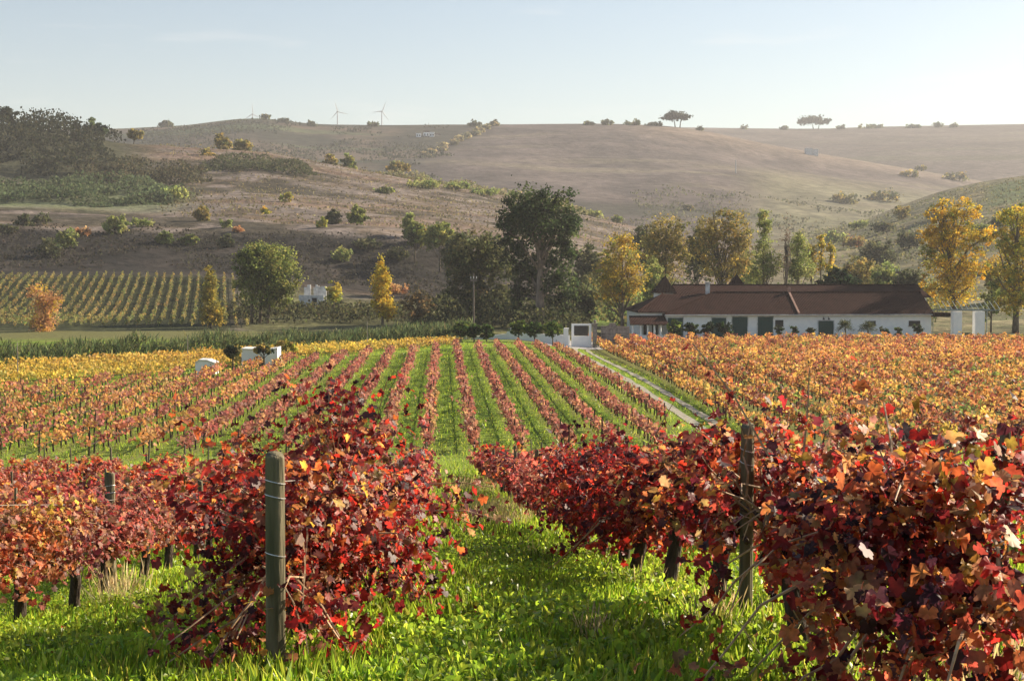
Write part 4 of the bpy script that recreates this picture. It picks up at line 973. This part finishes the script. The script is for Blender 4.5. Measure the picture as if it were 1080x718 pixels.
# left wing with porch
wz = Z_(329, 213.6); wx0, wx1 = X_(672.5, 213.6), xl+.6
wr = MB(); wrz = Z_(310, 221); wrx = X_(699, 221)
wr.slab([(wx0,213.4,wz),(xl+2.0,213.4,wz),(xh-.5,221,wrz),(wrx,221,wrz)], .15); wr.slab([(wx0,230,wz),(wx0,213.4,wz),(wrx,221,wrz)], .15)
wr.tube([(wx0,213.4,wz+.05),(wrx,221,wrz+.05)], .11, 6)
wb(wr, 'wing_roof', M_roof)
wb(MB().box(wx0+.4, xl-.02, 213.9, 229, HB-.5, wz-.12), 'wing_wall', M_white)
pz0, pz1 = Z_(342, 209), Z_(333, 213.8)
pr = MB(); px0 = X_(664.5, 209); pr.slab([(px0,208.8,pz0),(xl-.1,208.8,pz0),(xl-.1,213.88,pz1),(px0+.5,213.88,pz1)], .13)
wb(pr, 'porch_roof', M_roof)
for i, p in enumerate((667.5, 676, 683.5, 690.5, 697)):
    cx = X_(p, 209.2); wb(MB().lathe(cx, 209.25, [(.2,HB-.4),(.2,HB+.15),(.15,HB+.2),(.14,pz0-.32),(.2,pz0-.26),(.2,pz0-.12)], 10), 'column', M_white)
wb(MB().box(px0+.1, xl-.3, 209.0, 209.16, HB-.4, HB+.75), 'parapet', M_white)
wb(MB().box(X_(679,213.8), X_(683,213.8), 213.82, 213.9, HB, 1.2), 'doorway', M_dark); wb(MB().box(X_(688,213.8), X_(694,213.8), 213.82, 213.9, HB, 1.2), 'doorway', M_dark)
# turret and cupola
tx0, tx1 = X_(691, 223), X_(711, 223); tz0, tz1 = Z_(309, 223), Z_(290, 225); tcx = (tx0+tx1)/2
tw = wb(MB().box(tx0+.3, tx1-.3, 222.3, 226.5, wrz-3, tz0), 'turret', M_white)
t_ = MB(); a, b_, c_ = tx0-.1, tx1+.1, tz0
t_.add([(a,221.9,c_),(b_,221.9,c_),(b_,226.9,c_),(a,226.9,c_),(tcx+.3,224.4,tz1)], [(0,1,4),(1,2,4),(2,3,4),(3,0,4),(3,2,1,0)]); wb(t_, 'turret_roof', M_roof)
qx0, qx1 = X_(769.5, 228), X_(784.5, 228); qz0, qz1 = Z_(300.5, 228), Z_(288.5, 229)
t_ = MB(); t_.add([(qx0,227.2,qz0),(qx1,227.2,qz0),(qx1,229.4,qz0),(qx0,229.4,qz0),((qx0+qx1)/2,228.3,qz1)], [(0,1,4),(1,2,4),(2,3,4),(3,0,4),(3,2,1,0)]); t_.box(qx0+.2, qx1-.2, 227.4, 229.2, qz0-1.2, qz0-.004)
wb(t_, 'cupola', M_roof)
ch = MB(); a = X_(745.5, 222); ch.box(a-.3, a+.3, 221.0, 221.7, rz_-1.2, Z_(298.5, 221.5)); ch.box(a-.4, a+.4, 220.9, 221.8, Z_(298.4, 221.5), Z_(298.4, 221.5)+.15); wb(ch, 'chimney', M_dirtywhite)
fw = MB(); a = X_(832, 218); fw.slab([(a-.14,211.5,ez+.2),(a+.14,211.5,ez+.2),(a+.14,218,rz_+.22),(a-.14,218,rz_+.22)], .3); fw.box(a-.22, a+.22, 217.6, 218.1, rz_, rz_+.75); wb(fw, 'fire_wall', plain_mat("reddish_plaster", (.28,.16,.12), (.4,.25,.2), .9, 2))
for (p0, p1, t) in ((704.5,720.5,335.5),(751,766,335.5),(772.5,788.5,334.5),(799.5,815.5,334.5),(863.5,879.5,339)):
    dx0, dx1, dz1 = X_(p0, 212), X_(p1, 212), Z_(t, 212); d = MB().box(dx0, dx1, 211.93, 212.05, HB, dz1)
    dd = wb(d, 'door', M_green)
    f = MB().box(dx0-.12, dx0-.003, 211.9, 212.05, HB, dz1+.003).box(dx1+.003, dx1+.12, 211.9, 212.05, HB, dz1+.003).box(dx0-.12, dx1+.12, 211.895, 212.05, dz1+.006, dz1+.13)
    pl = MB()
    for q in np.linspace(dx0, dx1, 7)[1:-1]: pl.box(q-.015, q+.015, 211.91, 211.96, HB+.05, dz1-.05)
    fo = wb(f, 'door_frame', M_dirtywhite); wb(pl, 'batten', M_green)
for (p0, p1, t, b_) in ((818,826.5,338,344.5),(915.5,924,339,343.5),(959,971,339,344.5)):
    wb(MB().box(X_(p0,212), X_(p1,212), 211.94, 212.05, Z_(b_,212), Z_(t,212)), 'window', M_dark)
    sx0, sx1, sz = X_(p0,212)-.1, X_(p1,212)+.1, Z_(b_,212)
    wb(MB().box(sx0, sx1, 211.85, 212.05, sz-.1, sz-.004), 'window_sill', M_stone)
for p in (868.5, 874): 
    a = X_(p, 211.8); z = Z_(335.5, 211.8); wb(MB().tube([(a,212,z),(a,211.6,z+.08),(a,211.45,z-.05)], .04, 5).lathe(a, 211.45, [(.04,z-.02),(.15,z-.16),(.17,z-.3)], 8), 'wall_lamp', M_dark)
gut = MB().tube([(xo0,211.32,ez-.14),(xo1,211.32,ez-.14)], .07, 6); wb(gut, 'gutter', M_dirtywhite)

# shrubs and small trees in front of the winery
tree('round_tree', 'clipped round green tree before the leftmost winery door', 711, 206, [(711,345,8,7),(711,341,7,4),(712,351,6,5)], CITR+[(.2,.24,.05,1.5)], .25, 1500, .12, nlimb=6)
tree('round_tree', 'dark round tree between the first and second winery doors', 729, 206, [(729,346,7.5,5),(731,350,6,5),(726,344,4,3)], DARKG+CITR, .25, 1000, .12, nlimb=6)
tree('round_tree', 'dark flat topped tree before the second door, left of a touching pair', 747, 206, [(747,344,9,5),(744,349,6,6)], DARKG+CITR[:1], .25, 1300, .12, nlimb=6)
tree('round_tree', 'dark flat topped tree before the third door, right of a touching pair', 764, 206, [(764,345,9,5),(767,350,6,6),(760,343,4,3)], DARKG+CITR[:1], .25, 1300, .12, nlimb=6)
for p, t, w, lb in ((822,345,7,'dark shrub under the small winery window'),(838,345,6,'thin green shrub right of the small window'),(855,346,7,'grey green shrub left of the last green door'),(932,346,8,'dark leafy shrub right of the spiky palm'),(948,345,7,'dark shrub against the right part of the wall'),(968,343,8,'shrub below the rightmost winery window')):
    tree('wall_shrub', lb, p, 207, [(p-w*.15,t+1.5,w*.55,3.5),(p+w*.3,t+3,w*.5,3.5),(p-w*.1,t+6,w*.45,4)], GREYG+CITR+DARKG, .2, 650, .08, nlimb=5, cat='shrub', group='shrubs along the winery wall')
for p, t, lb in ((892,340,'spiky small palm right of the last green door'),(916,342,'second spiky plant right of the last green door')):
    x = X_(p, 206.5); z = gz1(x, 206.5); o = empty('palm', (x, 206.5, z), lb, 'palm')
    hgt = Z_(t+5, 206.5)-z; MB().tube([(0,0,-.1),(.05,0,hgt*.5),(0,0,hgt)], [.16,.12,.1], 7).build('trunk', M_trunk, o)
    N = 420; a = rng.uniform(0, 2*math.pi, N); e = rng.uniform(-.3, 1.3, N); q = rng.uniform(.2, 1.25, N)
    c = np.stack([np.cos(a)*np.cos(e)*q, np.sin(a)*np.cos(e)*q, hgt+np.sin(e)*q-.25*q*q], -1)
    v, f, l, k = cards('blade', c, rvec(N), c-np.array([0,0,hgt]), np.full(N, .5))
    link('frond', mesh_np('frond', v, f, l, np.repeat(pick(GREYG+DARKG, N), k, 0)), M_tree, o)

# pergola with white pillars right of the winery
PG = empty('pergola', (X_(1022,210), 210, gz1(X_(1022,210), 210)), 'metal pergola frame on two square white pillars right of the winery', 'pergola')
pgx, pgz = PG.location.x, PG.location.z
for (p0, p1) in ((1005,1014),(1028,1038)):
    MB().box(X_(p0,210)-pgx, X_(p1,210)-pgx, -.5, .7, -.4, Z_(329,210)-pgz).build('pillar', M_white, PG)
fz = Z_(328, 210)-pgz; f = MB(); fx0, fx1 = X_(992,210)-pgx, X_(1054,210)-pgx
for yy_ in (-.4, .6, 4.0): f.tube([(fx0,yy_,fz),(fx1,yy_,fz)], .07, 5)
f.build('beam', M_frame, PG)
f = MB()
for q in np.linspace(fx0, fx1, 12): f.tube([(q,-.6,fz+.1),(q+.9,4.2,fz+1.3)], .05, 5)
f.build('rafter', M_frame, PG)
f = MB().box(X_(985,211)-pgx, X_(1003,211)-pgx, .8, 3.2, Z_(335,211)-pgz, Z_(330.5,211)-pgz); f.build('lean_to_roof', M_roof, PG)
for q in (fx0+.3, fx1-.3): f = MB().tube([(q,3.9,-.3),(q,3.9,fz)], .07, 6); f.build('post', M_frame, PG)

# gate, low white wall and stone wall
def wall(name, label, pts, Y, mat, th=.28, py_base=366):
    """low wall drawn as a top line of pixels at one distance"""
    tops = [at(p, q, Y) for p, q in pts]; x0 = tops[0].x; z0 = gz1(x0, Y)
    o = empty(name, (x0, Y, z0), label, 'wall'); mb = MB()
    for a, b in zip(tops[:-1], tops[1:]):
        za, zb = gz1(a.x, Y)-.3, gz1(b.x, Y)-.3
        mb.add([(a.x-x0,0,za-z0),(b.x-x0,0,zb-z0),(b.x-x0,th,zb-z0),(a.x-x0,th,za-z0),(a.x-x0,0,a.z-z0),(b.x-x0,0,b.z-z0),(b.x-x0,th,b.z-z0),(a.x-x0,th,a.z-z0)],
               [(0,3,2,1),(4,5,6,7),(0,1,5,4),(1,2,6,5),(2,3,7,6),(3,0,4,7)])
    mb.build('wall', mat, o)
    cp = MB()
    for a, b in zip(tops[:-1], tops[1:]): cp.slab([(a.x-x0,-.05,a.z-z0+.07),(b.x-x0,-.05,b.z-z0+.07),(b.x-x0,th+.05,b.z-z0+.07),(a.x-x0,th+.05,a.z-z0+.07)], .066)
    cp.build('coping', mat, o); return o
wall('garden_wall', 'low whitewashed garden wall behind the row of round citrus trees', [(470,356),(515,354.5),(534,352.5),(537,347),(542,346.5),(545,350),(560,352),(590,353.5),(601,354)], 190, M_white)
gx = X_(614, 189); gg = gz1(gx, 189)
G = empty('gatehouse', (gx, 189, gg), 'small white gate shelter with dark opening beside the driveway', 'shelter')
def gb(px0, px1, py0, py1, y0, y1, name, mat): return MB().box(X_(px0,189)-gx, X_(px1,189)-gx, y0, y1, (Z_(py1,189)-gg if py1 < 362 else -.3), Z_(py0,189)-gg).build(name, mat, G)
gb(603,605.5,341.5,365,0,.35,'pillar',M_white); gb(621.5,624,341.5,365,0,.35,'pillar',M_white); gb(605.6,621.4,354.5,365,.05,.3,'panel',M_white); gb(605.6,621.4,341.5,343.5,.05,.3,'lintel',M_white); gb(605.6,621.4,343.6,354.4,1.4,1.6,'opening',M_dark)
gp = X_(627.5, 189); gpz = gz1(gp, 189)
GP = empty('gate_pillar', (gp, 189, gpz), 'brown stone gate pillar right of the white shelter', 'pillar')
MB().box(-.28,.28,-.28,.28,-.3,Z_(342,189)-gpz).build('shaft', M_stone, GP); h_ = Z_(342,189)-gpz; MB().box(-.38,.38,-.38,.38,h_+.004,h_+.16).build('cap', M_stone, GP); MB().lathe(0,0,[(.1,h_+.165),(.2,h_+.3),(.2,h_+.45),(.06,h_+.6)],10).build('finial', M_stone, GP)
gp2 = X_(597, 188); g2 = gz1(gp2, 188)
GP = empty('gate_pillar', (gp2, 188, g2), 'white gate pillar at the right end of garden wall', 'pillar'); h_ = Z_(347,188)-g2
MB().box(-.3,.3,-.3,.3,-.3,h_).build('shaft', M_white, GP); MB().box(-.38,.38,-.38,.38,h_+.004,h_+.12).build('cap', M_white, GP)
wall('stone_wall', 'brown stone wall between the gate pillar and the winery porch', [(634,344.5),(642,344),(643,341),(649,341),(650,344.5),(664,345)], 196, M_stone)
gate = MB(); ga, gb_ = X_(629.5,189), X_(638,189); z = gz1(ga, 189); gt = empty('iron_gate', (ga,189,z), 'dark iron bar gate beside the stone pillar', 'gate')
for q in np.linspace(0, gb_-ga, 9): gate.tube([(q,0,.08),(q,0,1.9)], .025, 5)
gate.tube([(0,0,.12),(gb_-ga,0,.12)], .035, 5).tube([(0,0,1.8),(gb_-ga,0,1.8)], .035, 5); gate.build('bars', M_dark, gt)
# citrus row
for i, (p, w, t, lb) in enumerate(((486,8,347,'leftmost round citrus tree before the garden wall'),(500,7,349,'second round citrus tree from the left before the garden wall'),(513,6.5,350,'third round citrus tree from the left before the garden wall'),(547,9,346,'tall round citrus tree at the wall corner'),(564,8,348,'round citrus tree in the middle of the right trio'),(583,10,347,'broad round citrus tree right before the gate'))):
    tree('citrus_tree', lb, p, 184, [(p,t,w*1.2,7),(p+2,t-3,w*.8,5)], CITR+[(.16,.19,.04,2)] if i in (0, 3, 5) else CITR, .22, 2300, .1, nlimb=8, group='round citrus trees before the garden wall', seed=i)
for i, (p, t, w, lb) in enumerate(((447,354,13,'dark hedge bush at the far end of the rows, left of the citrus trees'),(468,354,12,'second dark hedge bush just left of the citrus trees'),(428,356,9,'olive bush at the far row ends left of the dark hedge'),(410,358,8,'yellow olive bush at far row ends'))):
    tree('hedge_bush', lb, p, 186, [(p,t,w,6),(p-w*.5,t+2,w*.5,5)], (DARKG+CITR) if i < 2 else OLIVE, .28, 1500, .1, nlimb=6, cat='shrub', group='bushes at the far ends of the red rows')

# ------------------------------------------------------------------ ruined cottage, white sheds, poles
rx = X_(322, 262); rg = gz1(rx, 262)
Rn = empty('ruined_cottage', (rx, 262, rg), 'roofless white ruined cottage with jagged upper wall above the reeds', 'ruin')
def rb(p0, p1, t, b, y0, y1, name, mat): return MB().box(X_(p0,262)-rx, X_(p1,262)-rx, y0, y1, Z_(b,262)-rg, Z_(t,262)-rg).build(name, mat, Rn)
lw = MB(); lw.box(X_(315,262)-rx, X_(341.5,262)-rx, 0, .5, -.8, Z_(311,262)-rg); lw.build('lower_wall', M_dirtywhite, Rn)
jag = MB()
for p0, p1, t in ((319,322,303),(322.2,326,300.5),(329,331,303),(331.2,333,300.5),(333.2,335,301.5),(335.2,337,302.5),(337.2,342.5,302)): jag.box(X_(p0,262)-rx, X_(p1,262)-rx, 3, 3.5, -.5, Z_(t,262)-rg)
jag.build('upper_wall', M_dirtywhite, Rn)
rb(329,334,314,320,-.05,.1,'doorway',M_dark)
MB().box(X_(316,262)-rx, X_(341,262)-rx, .5, 3.0, -.5, .9).build('floor', M_stone, Rn)
def shed(label, pts, Y, roofd=3.0):
    x0 = X_(pts[0][0], Y); z0 = gz1(x0, Y); o = empty('white_shed', (x0, Y, z0), label, 'shed')
    mb = MB()
    for (pa, ta), (pb, tb) in zip(pts[:-1], pts[1:]):
        xa, xb, za, zb = X_(pa,Y)-x0, X_(pb,Y)-x0, Z_(ta,Y)-z0, Z_(tb,Y)-z0
        mb.add([(xa,0,-.5),(xb,0,-.5),(xb,roofd,-.5),(xa,roofd,-.5),(xa,0,za),(xb,0,zb),(xb,roofd,zb),(xa,roofd,za)], [(0,3,2,1),(4,5,6,7),(0,1,5,4),(1,2,6,5),(2,3,7,6),(3,0,4,7)])
    mb.build('wall', M_white, o)
    rp = MB()
    for (pa, ta), (pb, tb) in zip(pts[:-1], pts[1:]): rp.slab([(X_(pa,Y)-x0,-.12,Z_(ta,Y)-z0+.09),(X_(pb,Y)-x0,-.12,Z_(tb,Y)-z0+.09),(X_(pb,Y)-x0,roofd+.1,Z_(tb,Y)-z0+.09),(X_(pa,Y)-x0,roofd+.1,Z_(ta,Y)-z0+.09)], .085)
    rp.build('roof', M_dirtywhite, o)
    xd = X_(pts[0][0]*.6+pts[-1][0]*.4, Y)-x0; MB().box(xd, xd+.7, -.03, .1, -.3, .75).build('door', M_dark, o)
    return o
shed('long low white shed behind a small tree at the edge of the red rows', [(254,367.5),(268,368),(280,369),(292,367)], 138.5)
shed('tiny white shed with a stepped top left of the long one', [(205,382),(209,379),(218,379.5),(226,382.5)], 128.5, 2)
tree('small_tree', 'small dark tree in front of the long white shed', 278, 135.5, [(278,367,8,3.5),(273,368,6,3),(285,370,5,3)], OLIVE+DARKG, .24, 500, .1, nlimb=12, per=12)
tree('small_tree', 'rounded dark bush left of the long white shed', 245, 135, [(245,371,9,6)], DARKG+GREYG, .26, 900, .1, nlimb=6)
tree('small_tree', 'yellowish little tree right of the long white shed', 302, 146, [(300,364,9,5),(306,366,5,4)], YGRN+OLIVE, .26, 800, .1, nlimb=8)
def pole(label, px, Y, top, rad, mat, ins=False, zf=gz1, arm=None):
    x = X_(px, Y); z = zf(x, Y); o = empty('utility_pole', (x, Y, z), label, 'pole'); h = Z_(top, Y)-z
    MB().tube([(0,0,-.3),(0,0,h)], [rad, rad*.7], 8).build('shaft', mat, o)
    if ins:
        m = MB().box(-.5,.5,-.06,.06,h*.86,h*.9)
        m.build('crossarm', mat, o)
        for q in (-.42, .0, .42): MB().lathe(q, -.1, [(.03,h*.905),(.07,h*.91),(.07,h*.93),(.03,h*.945)], 8).build('insulator', M_ceramic, o)
    return o
pole('wooden utility pole with white insulators before the grey eucalyptus', 499.5, 214, 288, .14, M_polewood, True)
pole('thin grey pole at far left in the golden strip', 17, 120, 360, .05, M_stone)
pole('thin grey pole in the golden strip above the tiny white shed', 197, 146, 353, .05, M_stone)
pole('thin pole standing behind the winery roof near its right end', 947, 250, 280, .08, M_polewood, True)
pole('thin pole by the reeds left of the yellow bush', 387, 164, 338, .05, M_stone)
x = X_(775, 1150); pole('slender white mast standing alone on the far hill', 775, 1150, 168, .5, M_turb, False, far_gz)

# ------------------------------------------------------------------ far buildings and turbines
def far_house(name, label, px, py, parts, zf, y0, y1, mat=M_white, roofmat=None):
    Y = find_Y(px, py, zf, y0, y1); x = X_(px, Y); z = float(zf(np.array([x]), np.array([Y]))[0]); s = Y/F
    o = empty(name, (x, Y, z), label, 'building')
    for (dx, w, h, dy, pitched) in parts:
        a, b, d = (dx-w/2)*s, (dx+w/2)*s, max(6., w*s*.6)
        MB().box(a, b, dy, dy+d, -3, h*s).build('wall', mat, o)
        if pitched:
            rf = MB().slab([(a-.3,dy-.3,h*s+.05),(b+.3,dy-.3,h*s+.05),(b+.3,dy+d/2,h*s+1.6*s),(a-.3,dy+d/2,h*s+1.6*s)], .2); rf.slab([(b+.3,dy+d/2,h*s+1.6*s+.01),(b+.3,dy+d+.3,h*s+.05),(a-.3,dy+d+.3,h*s+.05),(a-.3,dy+d/2,h*s+1.6*s+.01)], .2)
            rf.build('roof', roofmat or M_roof, o)
        else: MB().box(a-.2, b+.2, dy-.2, dy+d+.2, h*s+.01, h*s+.5).build('roof', mat, o)
        for q in ((-.25, .25) if w > 4 and name != 'hill_hut' else ()): MB().box((dx+q*w)*s-.6, (dx+q*w)*s+.6, dy-.06, dy+.2, h*s*.35, h*s*.7).build('window', M_dark, o)
    return o
far_house('hill_farmhouse', 'cluster of white farmhouse blocks high on the far hill', 450, 145, [(-8,5,3.5,0,False),(0,6,6,6,True),(6,5,5,2,False),(11,7,3.5,10,True)], far_z, 900, 1499)
far_house('hill_hut', 'tiny white flat roofed hut on the pale sub hill crest', 854, 163.5, [(-2,7,7,0,False),(5,6,6,1,False)], far_z, 1200, 1499, M_dirtywhite)
far_house('valley_house', 'low white building with tiled roof seen above the winery right end', 930, 303.5, [(0,24,4.0,0,True)], gz, 240, 330, M_dirtywhite)
far_house('valley_house', 'small white house half hidden between the golden trees', 1042, 290, [(0,14,5,0,True)], gz, 260, 420, M_dirtywhite)
far_house('valley_house', 'small white house behind the rounded green tree at left', 258, 304, [(0,8,4,0,True)], gz, 250, 320, M_dirtywhite)
def turbine(label, px, hub, blade, Y, phase, yaw):
    x = X_(px, Y); z = back_gz(x, Y); o = empty('wind_turbine', (x, Y, z), label, 'wind turbine', 'wind turbines on the far ridge'); s = Y/F; h = Z_(hub, Y)-z
    o.rotation_euler.z = yaw
    MB().tube([(0,0,-2),(0,0,h)], [.7*s, .38*s], 10).build('tower', M_turb, o)
    MB().box(-.7*s,.7*s,-1.4*s,1.6*s,h-.5*s,h+.6*s).build('nacelle', M_turb, o)
    MB().tube([(0,-1.4*s,h),(0,-2.2*s,h)], [.6*s,.25*s], 8).build('hub', M_turb, o)
    for k in range(3):
        a = phase+k*2*math.pi/3; d = Vector((math.sin(a), 0, math.cos(a))); b = Vector((math.cos(a), 0, -math.sin(a))); c = Vector((0,-1.8*s,h)); mb = MB()
        pr = [(.04,.32),(.2,.62),(.6,.42),(1.0,.12)]; v = []
        for t, w in pr: 
            q = c+d*(t*blade*s); v += [q+b*(w*s*.9)+Vector((0,.08*s,0)), q+Vector((0,-.14*s,0)), q-b*(w*s*.4)+Vector((0,.08*s,0))]
        f = [(i*3+j, i*3+(j+1) % 3, (i+1)*3+(j+1) % 3, (i+1)*3+j) for i in range(3) for j in range(3)]+[(2,1,0),(9,10,11)]
        mb.add(v, f).build('blade', M_turb, o)
turbine('wind turbine on the far ridge, left of the two fully visible', 357, 119, 11.5, 2400, R(-18), .3)
turbine('wind turbine on the far ridge, right of the two fully visible', 403.5, 118.5, 11.5, 2400, R(22), .3)
turbine('wind turbine whose upper blade alone shows above the domed hill', 268, 122, 12, 2400, R(-4), .3)

# ------------------------------------------------------------------ haze
mh, nt, n, l = newmat("haze")
out = n.new("ShaderNodeOutputMaterial"); pv = n.new("ShaderNodeVolumePrincipled")
pv.inputs["Color"].default_value = (.9,.91,.95,1); pv.inputs["Density"].default_value = .00016; pv.inputs["Anisotropy"].default_value = .1
l.new(pv.outputs[0], out.inputs["Volume"])
hz = MB().box(-2600, 2900, -350, 3100, -7.5, 340).build('haze', mh); hz['kind'] = 'stuff'
